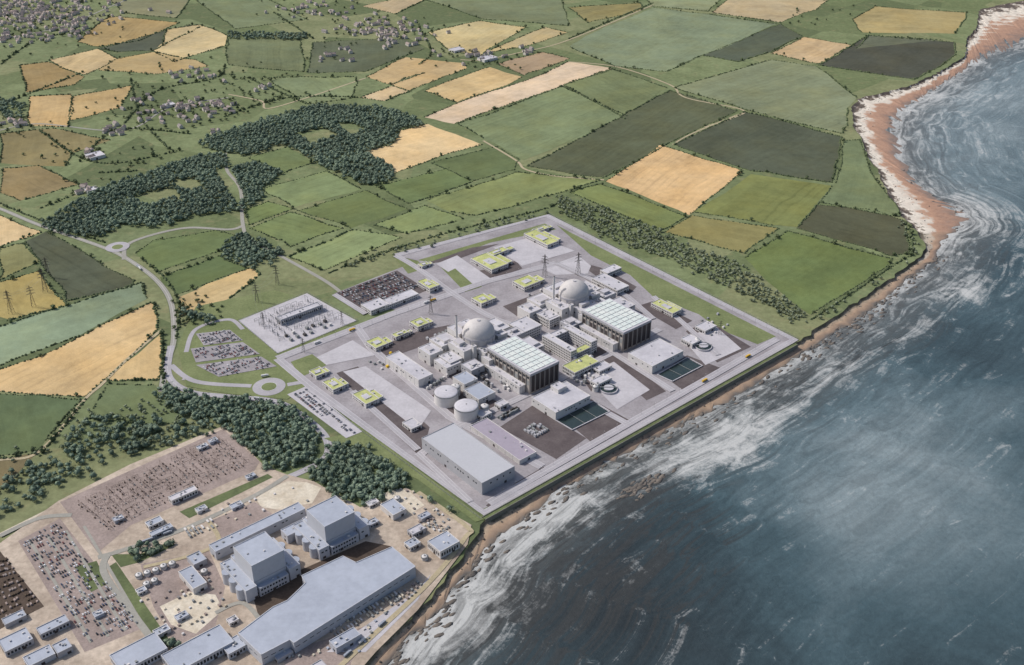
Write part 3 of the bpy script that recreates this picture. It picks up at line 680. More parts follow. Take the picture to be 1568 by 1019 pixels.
rows('skid_equipment',[(860,570),(900,555),(925,575),(890,595)],6,5,5,4,6,[STEEL,WALL,WALLG,DSTEEL],skip=.4)
rows('skid_equipment',[(740,570),(775,590),(790,612),(745,598)],6,5,5,4,6,[STEEL,WALL,WALLG,DSTEEL],skip=.3)
rows('skid_equipment',[(1060,495),(1100,478),(1120,500),(1090,520)],5,4,4,4,3,[STEEL,WALL,WALLG],skip=.5)
rows('skid_equipment',[(650,600),(668,590),(690,575),(670,585)],4,3,4,4,5,[STEEL,WALL],skip=.3)
rows('skid_equipment',[(560,555),(600,540),(620,552),(585,570)],5,4,4,4,3,[STEEL,WALL,YEL],skip=.6)
rows('skid_equipment',[(650,520),(690,505),(700,515),(665,530)],7,3,5,4,5,[STEEL,WALL,WALLG],skip=.4)
rows('skid_equipment',[(800,455),(840,440),(855,450),(815,468)],7,3,5,4,5,[STEEL,WALL,WALLG],skip=.4)
# sea wall
mb=MB(); Wd=[G(1219,528),G(741,796)]
strip(mb,Wd,7,2.2,VERGE)
for off,z0,z1,w in ((-3.5,-5,3.2,1.2),(3.5,.5,2.8,1.0)):
    for a,b2 in zip(Wd[:-1],Wd[1:]):
        d=(np.array(b2)-np.array(a)); L=np.linalg.norm(d); f=frame(a,math.atan2(d[1],d[0])); mb.box(f,0,L,off-w/2,off+w/2,z0,z1,SEAW); mb.box(f,0,L,-off-w/2-.01,-off+w/2+.01,-5,1.5,SEAW)
mb.obj('sea_wall')
def fence(px,h=3.5):
    mb=MB(); W_=[G(*p) for p in px]
    for a,b2 in zip(W_[:-1],W_[1:]):
        L=math.dist(a,b2); n=int(L/6)
        for k in range(n+1):
            x=a[0]+(b2[0]-a[0])*k/n; y=a[1]+(b2[1]-a[1])*k/n; mb.beam((x,y,0),(x,y,h),.25,STEEL)
        for z in (1,2.2,h-.1): mb.beam((*a,z),(*b2,z),.13,STEEL)
    mb.obj('security_fence')
fence([(604,388),(838,327),(1222,520)]); fence([(738,797),(468,598)]); fence([(365,492),(470,449),(548,492),(425,543),(365,492)])
# street lamps
mb=MB(); mb.cyl(0,0,.18,0,10,STEEL,STEEL,6,.1); mb.beam((0,0,10),(1.8,0,10.4),.16,STEEL); mb.beam((1.5,0,10.35),(2.4,0,10.45),.35,WALL); LMsh=mb.mesh('street_lamp')
for a,b2,n in (((430,545),(840,402),22),((760,762),(1185,520),22),((575,540),(820,708),18),((850,342),(1200,516),20),((290,600),(480,655),9)):
    for k in range(n):
        t=(k+.5)/n; o=link(bpy.data.objects.new('street_lamp',LMsh)); x,y=G(a[0]+(b2[0]-a[0])*t,a[1]+(b2[1]-a[1])*t); o.location=(x,y,.5); o.rotation_euler[2]=ANG
# ---------------------------------------------------------------- pylons
def pylon_mesh():
    mb=MB(); w0=4.2; w1=.9
    def c(z,k):
        w=w0+(w1-w0)*min(z/34,1); s=[(-1,-1),(1,-1),(1,1),(-1,1)][k%4]; return (s[0]*w,s[1]*w,z)
    lv=[0,8,15,21,26,30,34,38,42,46]
    for a,b2 in zip(lv[:-1],lv[1:]):
        for k in range(4):
            mb.beam(c(a,k),c(b2,k),.4,DSTEEL); mb.beam(c(a,k),c(b2,k+1),.2,DSTEEL); mb.beam(c(b2,k),c(b2,k+1),.18,DSTEEL)
    for z,l in ((30,9),(37,8),(43,6)):
        for s in (-1,1):
            for yy in (-1,1): mb.beam((s*1,yy,z+1.6),(s*l,0,z),.26,DSTEEL); mb.beam((s*1,yy,z),(s*l,0,z),.26,DSTEEL)
            mb.beam((s*l,0,z),(s*l,0,z-3),.25,STEEL)
    for k in range(4): mb.beam(c(46,k),(0,0,49),.25,DSTEEL)
    return mb.mesh('pylon')
PY=pylon_mesh(); tops=[]
for px,py,s in ((70,447,1),(18,480,1),(52,470,.9),(394,463,.8),(425,436,.8),(404,500,.6),(834,424,1),(885,421,1),(660,481,.8),(524,498,.6),(465,540,.6),(1102,513,.6),(75,425,.9)):
    o=link(bpy.data.objects.new('electricity_pylon',PY)); x,y=G(px,py); o.location=(x,y,.5); o.scale=(s,s,s); o.rotation_euler[2]=random.uniform(-.6,.6)
    tops.append((x,y,37*s))
mb=MB()
for i,j in ((0,1),(3,4),(6,7),(3,5),(0,12)):
    for dx in (-6,6):
        a=np.array(tops[i]);b2=np.array(tops[j]); prev=None
        for k in range(9):
            t=k/8; p_=a*(1-t)+b2*t+np.array((dx,0,-8*math.sin(math.pi*t)))
            if prev is not None: mb.beam(tuple(prev),tuple(p_),.12,STEEL)
            prev=p_
mb.obj('power_line')
def gantries(name,px,na,nb_,h,mat=STEEL,w=10,th=.45,skip=0):
    W_=[np.array(G(*p)) for p in px]; mb=MB()
    for i in range(na):
        for j in range(nb_):
            if random.random()<skip: continue
            u=(i+.5)/na; v=(j+.5)/nb_
            p_=(W_[0]*(1-u)+W_[1]*u)*(1-v)+(W_[3]*(1-u)+W_[2]*u)*v
            hh=h*random.choice([.5,.8,1,1]); f=frame(tuple(p_),ANG+random.choice([0,math.pi/2]))
            a=f(-w/2,0);b2=f(w/2,0)
            mb.beam((*a,.5),(*a,hh),th,mat); mb.beam((*b2,.5),(*b2,hh),th,mat); mb.beam((*a,hh),(*b2,hh),th,mat)
            for t in (-.25,0,.25):
                q_=f(t*w,3); mb.beam((*q_,.5),(*q_,hh*.45),th*1.4,mat)
    mb.obj(name)
gantries('substation_gantry',[(385,492),(470,460),(525,492),(430,528)],9,6,15,STEEL)
rows('substation_transformer',[(430,515),(500,490),(515,500),(445,527)],7,2,6,5,5,[STEEL,WALL,DSTEEL])
building('substation_control_building',(424,486),(430,491),(495,468),12,WALLG,ROOF,1,0,3)
# ---------------------------------------------------------------- older station (lower left)
pad('station_ground',[(-80,900),(0,833),(90,768),(200,712),(345,652),(405,715),(440,728),(480,738),(552,778),(622,748),(722,805),(716,835),(640,935),(575,1000),(420,1180),(-300,1180)],DIRT)
pad('switchyard_gravel',[(92,770),(342,658),(398,708),(390,722),(200,806),(150,848)],GRAV)
pad('car_park_surface',[(28,830),(92,795),(222,962),(130,1000)],GRAV)
pad('brown_yard',[(-40,850),(0,845),(68,930),(0,965),(-60,980)],MUD)
pad('gravel_yard',[(215,865),(320,845),(345,900),(330,960),(270,990),(235,930)],GRAV)
pad('gravel_yard',[(440,1000),(560,960),(520,1060),(420,1080)],GRAV)
pad('pale_ground',[(392,765),(410,750),(440,738),(470,740),(492,748),(478,772),(450,776),(430,782),(400,778)],DIRTP)
pad('pale_ground',[(585,758),(605,750),(625,752),(650,775),(625,790),(600,795)],DIRTP)
pad('pale_ground',[(245,930),(290,908),(330,912),(342,935),(300,972),(262,958)],DIRTP)
pad('grass_patch',[(115,870),(148,860),(165,895),(140,908)],VERGE)
pad('grass_patch',[(275,785),(410,727),(418,732),(290,795)],VERGE)
pad('grass_patch',[(170,850),(215,850),(262,830),(268,836),(215,862),(185,870)],VERGE)
pad('grass_patch',[(165,870),(178,862),(262,985),(250,1000)],VERGE)
pad('asphalt_yard',[(385,905),(470,870),(560,830),(600,838),(470,905),(400,960)],MUD)
pad('concrete_yard',[(500,1000),(640,905),(660,880),(640,920),(560,1000)],CONL)
pad('concrete_yard',[(320,800),(390,770),(420,790),(340,830)],GRAV)
zq=zc+.1
road('station_road',[(0,822),(60,795),(110,790)],8,LANE,zq+.05)
road('station_road',[(150,855),(185,845),(260,820),(330,790),(400,755),(440,730)],8,LANE,zq+.1)
road('station_road',[(165,850),(160,880),(210,950),(262,1019),(300,1080)],9,LANE,zq+.15)
road('station_road',[(330,940),(372,925),(405,960)],6,LANE,zq+.2)
road('station_road',[(480,1060),(560,985),(660,890),(712,825),(715,808),(640,755)],7,TRACK,zq+.25)
road('station_road',[(320,800),(335,830),(300,850),(220,870)],6,TRACK,zq+.3)
for k in range(4): road('car_park_aisle',[(45+k*28,828-k*7),(140+k*26,985-k*9)],4,LANE,zq-.02+k*.001,curved=False)
W6=solid('weathered_cladding',(180,182,188),.6,.05,.02,.15)
W6R=solid('weathered_cladding_joint',(150,152,160),.6,.05)
def reactor_block(L,Nn,R,h):
    l=np.array(G(*L,h)); n_=np.array(G(*Nn,h)); r=np.array(G(*R,h)); A=np.array(AX);B=np.array(BX)
    wa=abs((l-n_)@A); wb=abs((r-n_)@B); fr=frame(n_,ANG); mb=MB()
    body(mb,fr,-wa,0,0,wb,0,h,W6,ROOFB,0,0,2,door=False)
    mb.box(fr,-wa-.3,.3,-.3,wb+.3,h*.42,h*.44,W6R)
    body(mb,fr,-wa-12,8,-16,-.6,0,h*.42,W6,ROOFB,0,0,6)
    body(mb,fr,-wa-12,8,wb+.6,wb+16,0,h*.42,W6,ROOFB,0,0,6)
    for k in range(3):
        for yy in (-16,wb+16):
            c=fr(-wa+wa*(k+.3)/2.6,yy); mb.cyl(*c,6.5,0,h*.4-k*.1,W6,ROOFB,24)
    body(mb,fr,.6,9,2,wb-2,0,h*.3,W6,ROOFB,2,0,2)
    body(mb,fr,-wa-20,-wa-.6,3,wb-3,0,h*.34,W6,ROOFB,0,0,5)
    mb.obj('old_reactor_building')
reactor_block((353,840),(385,868),(436,845),47); reactor_block((466,783),(497,808),(547,789),44)
h=19; mb=MB(); poly=[(365,970),(400,1003),(444,980),(450,985),(636,868),(600,838),(545,862),(525,852),(462,882),(468,893),(440,920),(418,930)]
Wp=[G(*p,h) for p in poly]; mb.prism(Wp,0,h,W6,ROOFB)
for i in range(len(Wp)):
    p_,q_=Wp[i],Wp[(i+1)%len(Wp)]; mb.beam((*p_,h+.3),(*q_,h+.3),.9,W6)
    L=math.dist(p_,q_); d=(np.array(q_)-np.array(p_))/L; n=int(L/10)
    for k in range(n):
        a=np.array(p_)+d*(k*10+2); b2=a+d*6; mb.beam((*a,11),(*b2,11),.6,GLASS)
mb.obj('old_turbine_hall')
building('link_building',(318,836),(330,846),(470,782),15,W6,ROOFB,0,0,8)
building('link_building',(430,812),(440,822),(480,803),14,W6,ROOFB,0,0,4)
for L,n_,R,h in (((258,762),(263,768),(302,750),8),((222,801),(228,808),(250,797),6),((228,817),(233,822),(264,806),6),((286,853),(297,866),(316,856),9),((270,878),(296,903),(316,892),10),((585,772),(602,790),(622,780),10),((650,832),(674,846),(692,820),13),((625,812),(632,820),(652,810),8),((618,832),(628,840),(645,832),7),((505,982),(515,994),(552,972),10),((-10,985),(8,1000),(50,978),9),((55,963),(62,973),(105,950),9),((78,990),(88,1002),(110,990),9),((160,1008),(186,1030),(246,980),12),((240,1008),(268,1032),(360,985),12),((335,988),(350,1003),(378,990),10),((0,950),(8,958),(40,942),7),((415,1000),(425,1012),(450,1000),6),((560,800),(566,806),(580,798),6),((232,968),(240,975),(262,965),6),((205,905),(212,910),(225,903),5),((345,950),(352,956),(366,949),6),((140,940),(146,946),(160,940),5),((170,795),(176,800),(190,793),5),((298,780),(303,785),(318,778),5),((375,730),(379,734),(392,728),4),((300,685),(304,689),(318,681),5),((318,675),(322,679),(332,672),5),((560,770),(566,776),(580,768),5),((30,1010),(44,1022),(85,1002),8),((450,1035),(470,1050),(500,1020),8),((640,790),(646,796),(660,788),6),((350,775),(356,780),(372,772),5),((265,945),(272,951),(290,943),5),((385,985),(392,992),(404,985),6)):
    building('industrial_shed',L,n_,R,h,random.choice([W6,WALL,WALLG]),random.choice([ROOFB,ROOFB,ROOF]),random.choice([0,1]),0,3)
for k,(x,y) in enumerate(((212,880),(225,876),(238,872),(250,866),(263,862),(224,893),(236,888),(312,874),(650,852),(608,762))): tank('fuel_tank',x,y,4.5,6,WALL,1.2)
gantries('switchyard_gantry',[(115,775),(335,668),(385,712),(165,815)],22,9,8,solid('rusty_steel',(112,96,88),.8,.2),9,.3,.15)
rows('switchyard_breaker',[(115,775),(335,668),(385,712),(165,815)],30,12,2,1.5,2.2,[MUD,STEEL,GRAV],skip=.5)
rows('cabin_row',[(280,812),(325,795),(335,808),(290,826)],8,3,7,2.6,3,[WALL,DIRTP,STEEL],skip=.2)
rows('cabin_row',[(500,965),(610,905),(622,915),(515,980)],22,2,6,2.5,3,[WALL,DIRTP,STEEL],skip=.2)
rows('storage_clutter',[(-20,860),(10,855),(62,925),(0,955)],13,11,4.5,2.5,2.2,[MUD,BARK,GRAV,TILE],skip=.35)
rows('storage_clutter',[(560,940),(640,890),(655,900),(575,955)],12,3,4,3,2.5,[DIRTP,STEEL,TILE],skip=.5)
rows('storage_clutter',[(640,790),(680,800),(700,820),(640,812)],8,5,4,3,2.5,[DIRTP,STEEL,TILE,WALL],skip=.5)
rows('storage_clutter',[(210,920),(330,880),(350,930),(250,1000)],14,10,4,3,2.8,[DIRTP,STEEL,TILE,WALL,GRAV],skip=.75)
rows('storage_clutter',[(420,1010),(520,1000),(600,930),(560,1000)],14,6,4,3,2.4,[DIRTP,STEEL,WALL,ROOFB],skip=.6)
rows('storage_clutter',[(330,770),(440,735),(480,770),(350,810)],12,7,4,3,2.4,[DIRTP,STEEL,TILE,WALL],skip=.85)
rows('storage_clutter',[(600,745),(640,755),(700,800),(640,800)],9,7,4,3,2.4,[DIRTP,STEEL,TILE,WALL],skip=.7)
# ---------------------------------------------------------------- vegetation
def pip(P,poly):
    x,y=P[:,0],P[:,1]; ins=np.zeros(len(P),bool); n=len(poly)
    for i in range(n):
        x1,y1=poly[i]; x2,y2=poly[(i+1)%n]
        c=((y1>y)!=(y2>y)); xi=(x2-x1)*(y-y1)/((y2-y1)+1e-12)+x1
        ins^=c&(x<xi)
    return ins
def ico(sub):
    import bmesh
    bm=bmesh.new(); bmesh.ops.create_icosphere(bm,subdivisions=sub,radius=1); v=np.array([q_.co[:] for q_ in bm.verts]); f=np.array([[w.index for w in q_.verts] for q_ in bm.faces]); bm.free(); return v,f
def tree_tpl(seed,tall=1.0,nleaf=70):
    r=np.random.default_rng(seed); V=[];Fc=[];M=[]; off=0
    def add(v,f,m):
        nonlocal off
        V.append(v);Fc.append(f+off);M.append(np.full(len(f),m));off+=len(v)
    n=5; a=np.arange(n)*2*math.pi/n
    v=np.concatenate([np.stack([.09*np.cos(a),.09*np.sin(a),0*a],1),np.stack([.04*np.cos(a),.04*np.sin(a),0*a+1.0*tall],1)])
    f=[];
    for i in range(n): f+=[[i,(i+1)%n,n+(i+1)%n],[i,n+(i+1)%n,n+i]]
    add(v,np.array(f),1)
    for k in range(3):
        t=r.uniform(0,6.28); d=np.array([math.cos(t)*.5,math.sin(t)*.5,.5])
        v=np.array([[0,0,.5],[.05,0,.55],d+[0,0,.5]]); add(v,np.array([[0,1,2]]),1)
    v0,f0=ico(1); 
    for k in range(3):
        c=np.array([r.uniform(-.38,.38),r.uniform(-.38,.38),tall*r.uniform(.8,1.25)]); s=r.uniform(.5,.75)
        v=v0*(r.uniform(.72,1.2,(len(v0),1)))*s*np.array([1,1,.85*tall])+c; add(v,f0,0)
    for k in range(nleaf):
        d=r.normal(size=3); d/=np.linalg.norm(d); p_=d*r.uniform(.75,1.05)*np.array([1,1,.75*tall])+np.array([0,0,tall])
        u=r.normal(size=(3,3))*.17; add(p_+u,np.array([[0,1,2]]),0)
    return np.concatenate(V),np.concatenate(Fc),np.concatenate(M)
TPL=[tree_tpl(s,random.uniform(.85,1.15),55) for s in range(7)]
def lowbush(seed,flat=1.0):
    r=np.random.default_rng(seed)
    t=np.array([[0,0,1.2*flat]]+[[math.cos(a)*r.uniform(.7,1.2),math.sin(a)*r.uniform(.7,1.2),flat*r.uniform(.3,.9)] for a in np.arange(7)*6.283/7]+[[math.cos(a),math.sin(a),-.2] for a in np.arange(7)*6.283/7])
    f=[]
    for i in range(7):
        j=(i+1)%7; f+=[[0,1+i,1+j],[1+i,8+i,8+j],[1+i,8+j,1+j]]
    return t,np.array(f),np.zeros(21,int)
LB=[lowbush(s) for s in range(6)]
def slab(seed):
    v,f,m=lowbush(seed,.12); v=v.copy(); v[:,0]*=2.2; return v,f,m
SB=[slab(s+40) for s in range(6)]
def scatter(name,T,pts,sc,mats,z=0.0,rot=None):
    pts=np.array(pts); n=len(pts)
    if n==0: return
    sc=np.asarray(sc)*np.ones(n); k=rng.integers(0,len(T),n); VV=[];FF=[];MM=[];off=0
    for t,(v,f,m) in enumerate(T):
        ids=np.where(k==t)[0]
        if len(ids)==0: continue
        a=rng.uniform(0,6.283,len(ids)) if rot is None else rng.normal(rot,.3,len(ids)); c,s=np.cos(a),np.sin(a); S=sc[ids]; zs=rng.uniform(.8,1.2,len(ids))
        x=(v[None,:,0]*c[:,None]-v[None,:,1]*s[:,None])*S[:,None]+pts[ids,0][:,None]
        y=(v[None,:,0]*s[:,None]+v[None,:,1]*c[:,None])*S[:,None]+pts[ids,1][:,None]
        zz=v[None,:,2]*(S*zs)[:,None]+z
        VV.append(np.stack([x,y,zz],-1).reshape(-1,3))
        FF.append((f[None]+(np.arange(len(ids))*len(v))[:,None,None]).reshape(-1,3)+off); off+=len(ids)*len(v)
        MM.append(np.tile(m,len(ids)))
    V=np.concatenate(VV);Fq=np.concatenate(FF);M=np.concatenate(MM)
    me=bpy.data.meshes.new(name); me.vertices.add(len(V)); me.vertices.foreach_set('co',V.astype(np.float32).ravel())
    me.loops.add(Fq.size); me.loops.foreach_set('vertex_index',Fq.ravel().astype(np.int32))
    me.polygons.add(len(Fq)); me.polygons.foreach_set('loop_start',(np.arange(len(Fq))*3).astype(np.int32))
    for m in mats: me.materials.append(m)
    me.polygons.foreach_set('material_index',M.astype(np.int32)); me.update(calc_edges=True)
    link(bpy.data.objects.new(name,me))
def fill(poly,sp,holes=(),keep=1.0):
    W_=[G(*p) for p in poly]; A=np.array(W_); lo=A.min(0);hi=A.max(0)
    X,Y=np.meshgrid(np.arange(lo[0],hi[0],sp),np.arange(lo[1],hi[1],sp)); P=np.stack([X.ravel(),Y.ravel()],1); P=P+rng.uniform(-.45,.45,P.shape)*sp
    m=pip(P+rng.normal(0,5,P.shape),W_)
    for h_ in holes: m&=~pip(P,[G(*p) for p in h_])
    m&=rng.random(len(P))<keep
    return P[m]
woods=[
([(305,218),(400,185),(490,162),(580,165),(635,182),(648,193),(612,198),(600,222),(560,233),(606,264),(598,280),(565,285),(500,258),(480,248),(440,222),(380,240),(330,232)],[[(455,208),(492,196),(518,208),(478,222)],[(512,192),(535,188),(560,200),(540,210)]],8.5,.97),
([(65,345),(130,302),(200,275),(300,240),(345,237),(350,262),(385,250),(438,266),(400,290),(408,305),(370,323),(300,332),(235,350),(190,345),(150,365),(80,357)],[[(205,303),(262,288),(278,303),(225,317)],[(262,280),(300,274),(312,288),(278,293)],[(330,262),(352,258),(375,300),(365,320),(345,290)]],8.5,.95),
([(335,385),(370,357),(440,388),(385,415)],[],7.5,.8),
([(242,592),(300,608),(440,622),(488,665),(490,690),(470,708),(415,720),(385,690),(345,652),(290,640),(250,618)],[],7.2,.92),
([(505,682),(560,692),(625,727),(620,747),(555,775),(500,752),(465,728),(495,702)],[],7.0,.95),
([(105,662),(150,640),(290,648),(335,655),(200,700),(100,742)],[],8,.42),
([(-60,765),(60,710),(100,690),(95,745),(0,800),(-60,830)],[],8.5,.5),
([(350,50),(470,52),(468,62),(352,60)],[],10,.7),([(0,150),(40,160),(30,185),(0,180)],[],10,.7),([(280,470),(340,490),(330,500),(280,490)],[],8,.6),
([(200,845),(262,828),(266,835),(208,860)],[],7,.8),([(240,960),(262,985),(272,1000),(255,1000)],[],7,.7),([(560,690),(700,790),(690,798),(600,730)],[],8,.15),
]
P=[];
for poly,holes,sp,keep in woods: P.append(fill(poly,sp,holes,keep))
P=np.concatenate(P); scatter('woodland',TPL,P,rng.uniform(3.8,6.6,len(P)),[LEAF,BARK]); NW=len(P)
P=np.concatenate([fill([(850,300),(900,312),(1010,350),(1040,375),(1130,402),(1242,492),(1215,494),(1130,452),(1030,402),(930,367),(860,325)],8,(),.75),
  fill([(190,650),(340,655),(300,680),(180,700)],9,(),.3),fill([(1375,330),(1400,360),(1412,380),(1380,410),(1260,490),(1245,485),(1365,410),(1392,385)],9,(),.25),
  fill([(240,605),(300,640),(340,650),(250,650),(150,640)],9,(),.4),fill([(0,700),(130,620),(160,640),(100,700),(0,760)],11,(),.2),
  fill([(530,408),(640,370),(840,318),(840,328),(640,382),(560,408)],10,(),.3)])
scatter('scrub_trees',TPL,P,rng.uniform(2.4,4.4,len(P)),[LEAFS,BARK])
hp=[];hs=[]; tp=[]
for seg in FE:
    if random.random()<.12: continue
    ws=random.uniform(.75,1.2)
    for a,b2 in zip(seg[:-1],seg[1:]):
        a=np.array(a);b2=np.array(b2);L=np.linalg.norm(b2-a); sp=4.0 if a[1]<2600 else 6.0; n=int(L/sp)
        for k in range(n):
            if random.random()<.12: continue
            p_=a+(b2-a)*(k+random.random()*.6)/max(n,1)+rng.normal(0,.8,2); hp.append(p_); hs.append(ws*random.uniform(1.3,2.7)*(1 if a[1]<2600 else 1.2))
            if random.random()<.045: tp.append(p_)
def linehedge(px,s,t=.05,sp=4):
    W_=smooth([G(*p) for p in px])
    for a,b2 in zip(W_[:-1],W_[1:]):
        a=np.array(a);b2=np.array(b2);L=np.linalg.norm(b2-a); n=max(1,int(L/sp))
        for k in range(n):
            p_=a+(b2-a)*(k+random.random())/n+rng.normal(0,1,2); hp.append(p_); hs.append(random.uniform(.6,1.0)*s)
            if random.random()<t: tp.append(p_)
linehedge([(0,312),(60,337),(160,372)],3); linehedge([(530,408),(640,370),(730,345),(840,318),(860,300)],3.2,.1); linehedge([(500,420),(560,395),(620,375)],3,.1)
linehedge([(640,40),(660,80),(640,100)],4,.2,6); linehedge([(130,110),(30,150),(0,165)],4,.2,6); linehedge([(345,100),(330,120),(240,140),(190,190)],4,.2,6); linehedge([(130,612),(100,650),(60,700)],3,.1)
linehedge([(380,120),(470,160)],4,.2,6); linehedge([(0,100),(60,60),(130,50)],4,.3,7); linehedge([(290,205),(180,200),(120,250)],4,.3,7); linehedge([(870,60),(940,30),(1000,5)],4,.2,6)
linehedge([(1242,490),(1370,405),(1396,388),(1392,345)],3,.1); linehedge([(248,505),(250,590)],3,.2); linehedge([(270,520),(275,470),(255,430),(215,395)],3,.1)
linehedge([(60,200),(150,250),(280,230)],3.5,.2,6); linehedge([(200,120),(215,180),(260,230)],3.5,.2,6); linehedge([(420,20),(480,60)],4,.2,6); linehedge([(340,180),(440,150),(560,150)],4,.2,6); linehedge([(110,300),(60,320)],3.5,.2,6); linehedge([(150,265),(210,262)],3.5,.2,6)
scatter('hedgerow',LB,hp,hs,[LEAFH])
for cx_,cy_,sx_,sy_,n in ((60,30,60,22,200),(590,50,45,16,90),(270,170,60,16,100),(720,88,35,10,35),(160,235,50,12,40),(490,20,50,12,40),(330,120,70,14,55),(20,190,25,10,25),(120,290,30,7,20),(1240,30,40,15,20),(400,150,50,12,40),(300,480,25,15,30)):
    for k in range(n):
        x=random.gauss(cx_,sx_);y=random.gauss(cy_,sy_)
        if y<-25: continue
        tp.append(np.array(G(x,y)))
scatter('hedgerow_trees',TPL,tp,rng.uniform(2.8,5.2,len(tp)),[LEAFH,BARK])
# shore rocks and flat rock ledges on the foreshore
rk=[];sl_=[]
ROCK=solid('rock',(112,104,96),.9,.25,.05,.4,(88,84,80))
for i,(a,w) in enumerate(zip(inn,wat)):
    if not(-600<a[0]<2600 and 600<a[1]<4300): continue
    for k in range(4):
        t=abs(random.gauss(.08,.15)); rk.append((a[0]+(w[0]-a[0])*t+random.gauss(0,3),a[1]+(w[1]-a[1])*t+random.gauss(0,3)))
    dens=8 if a[1]<2000 else 1
    if 1180<a[1]<1660 and a[0]<480: dens=3
    dv_=np.array(w)-np.array(a); dv_=dv_/(np.linalg.norm(dv_)+1e-6)
    for k in range(dens):
        t=random.uniform(.45,1.0); o=abs(random.gauss(0,14)); sl_.append((a[0]+(w[0]-a[0])*t+dv_[0]*o+random.gauss(0,6),a[1]+(w[1]-a[1])*t+dv_[1]*o+random.gauss(0,6)))
cc=np.array(G(985,745,-8))
for k in range(60): sl_.append(tuple(cc+np.array(BX)*random.gauss(0,26)+np.array(AX)*random.gauss(0,9)))
scatter('shore_rocks',LB,rk,rng.uniform(.5,1.6,len(rk)),[ROCK],-6.2)
scatter('rock_ledge',SB,sl_,rng.uniform(1.0,3.6,len(sl_)),[ROCK],-8.0,rot=math.atan2(BX[1],BX[0]))
# ---------------------------------------------------------------- houses
def house_mesh(k):
    mb=MB(); f=frame((0,0),0); L,Wd_,h=random.uniform(9,16),random.uniform(7,9),5
    mb.box(f,-L/2,L/2,-Wd_/2,Wd_/2,0,h,RENDER_W)
    a,b2,r=L/2+.4,Wd_/2+.5,h+3.2
    mb.face([(-a,-b2,h-.1),(a,-b2,h-.1),(a,0,r),(-a,0,r)],TILE); mb.face([(a,b2,h-.1),(-a,b2,h-.1),(-a,0,r),(a,0,r)],TILE)
    for s in (-1,1): mb.face([(s*L/2,-Wd_/2,h),(s*L/2,Wd_/2,h),(s*L/2,0,r-.3)],RENDER_W)
    mb.box(f,L/2-2,L/2-1,-.5,.5,h+1,r+1.2,TILE)
    for s in (-1,1):
        for x in (-.3,0,.3):
            for z in (1,3.3): mb.box(f,x*L-.6,x*L+.6,s*Wd_/2-.06,s*Wd_/2+.06,z,z+1.1,GLASS)
    return mb.mesh('house')
HM=[house_mesh(k) for k in range(5)]
for cx_,cy_,sx_,sy_,n in ((45,18,62,15,300),(100,45,25,6,40),(30,60,25,6,25),(590,50,36,12,85),(270,170,35,12,42),(345,160,14,5,14),(725,90,22,7,18),(803,80,7,4,7),(178,205,10,5,9),(140,237,8,4,4),(132,290,9,4,6),(490,16,35,8,34),(20,190,9,4,8),(400,137,9,3,6),(300,110,25,8,14),(330,205,5,3,3),(500,90,20,8,10)):
    for k in range(n):
        x=random.gauss(cx_,sx_);y=random.gauss(cy_,sy_)
        if y<-25: continue
        o=link(bpy.data.objects.new('house',random.choice(HM))); X_,Y_=G(x,y); o.location=(X_,Y_,.5); o.rotation_euler[2]=random.choice([0,1.57])+random.gauss(.6,.3); s=random.uniform(.9,1.4); o.scale=(s,s,s)
for a in (((130,237),(138,243),(158,235),7),((735,88),(742,93),(756,86),7),((128,290),(134,294),(150,288),6),((250,160),(254,163),(266,158),6),((690,75),(696,79),(708,74),6)):
    building('barn',*a,WALL,ROOF,0,0,0)
# ---------------------------------------------------------------- vehicles
def car_mesh(k,rgb):
    pm=solid('car_paint_%d'%k,rgb,.3,.03,spec=.5); mb=MB(); f=frame((0,0),0)
    prof=[(-2.2,.35),(2.2,.35),(2.2,.75),(1.2,.92),(.55,1.42),(-1.2,1.45),(-1.9,.98),(-2.2,.9)]
    for y,s in ((-.88,-1),(.88,1)): mb.face([(x,y,z) for x,z in (prof if s<0 else prof[::-1])],pm)
    for i in range(len(prof)):
        (x0,z0),(x1,z1)=prof[i],prof[(i+1)%len(prof)]
        mb.face([(x0,-.88,z0),(x0,.88,z0),(x1,.88,z1),(x1,-.88,z1)],GLASS if i in (3,5) else pm)
    for s in (-1,1):
        mb.box(f,-1.1,.5,s*.88-.03,s*.88+.03,1.0,1.32,GLASS)
        for x in (-1.35,1.35):
            n=10; cy=s*.82
            P1=[(x+.33*math.cos(6.283*i/n),cy+.1*s,.33+.33*math.sin(6.283*i/n)) for i in range(n)]
            mb.face(P1 if s<0 else P1[::-1],DSTEEL)
            for i in range(n):
                a,b2=P1[i],P1[(i+1)%n]; mb.face([a,b2,(b2[0],b2[1]-.2*s,b2[2]),(a[0],a[1]-.2*s,a[2])],DSTEEL)
    me=mb.mesh('parked_car'); return me
CM=[car_mesh(k,c) for k,c in enumerate([(205,205,208),(160,162,168),(70,74,80),(112,58,54),(66,76,100),(44,44,48),(185,186,190),(110,112,118)])]
def park(px,fillp,pitch=3.0,row=15.0,z=.85,ang=ANG):
    W_=[G(*p) for p in px]; A=np.array(W_); c=A.mean(0); fr=frame(tuple(c),ang); n=0
    for i in range(-16,17):
        for dd in (-2.7,2.7):
            ff=fillp*random.uniform(.5,1.25)
            for j in range(-70,71):
                p_=fr(i*row+dd+random.gauss(0,.2),j*pitch)
                if not pip(np.array([p_]),W_)[0] or random.random()>ff: continue
                o=link(bpy.data.objects.new('parked_car',random.choice(CM))); o.location=(*p_,z); o.rotation_euler[2]=ang+random.choice([0,math.pi])+random.gauss(0,.03); n+=1
    return n
nc=0
for pl in ([(302,513),(350,507),(370,521),(314,529)],[(294,536),(370,527),(394,543),(302,554)],[(302,561),(398,548),(420,562),(338,577)]): nc+=park(pl,.7,3.1,15,zc+.3)
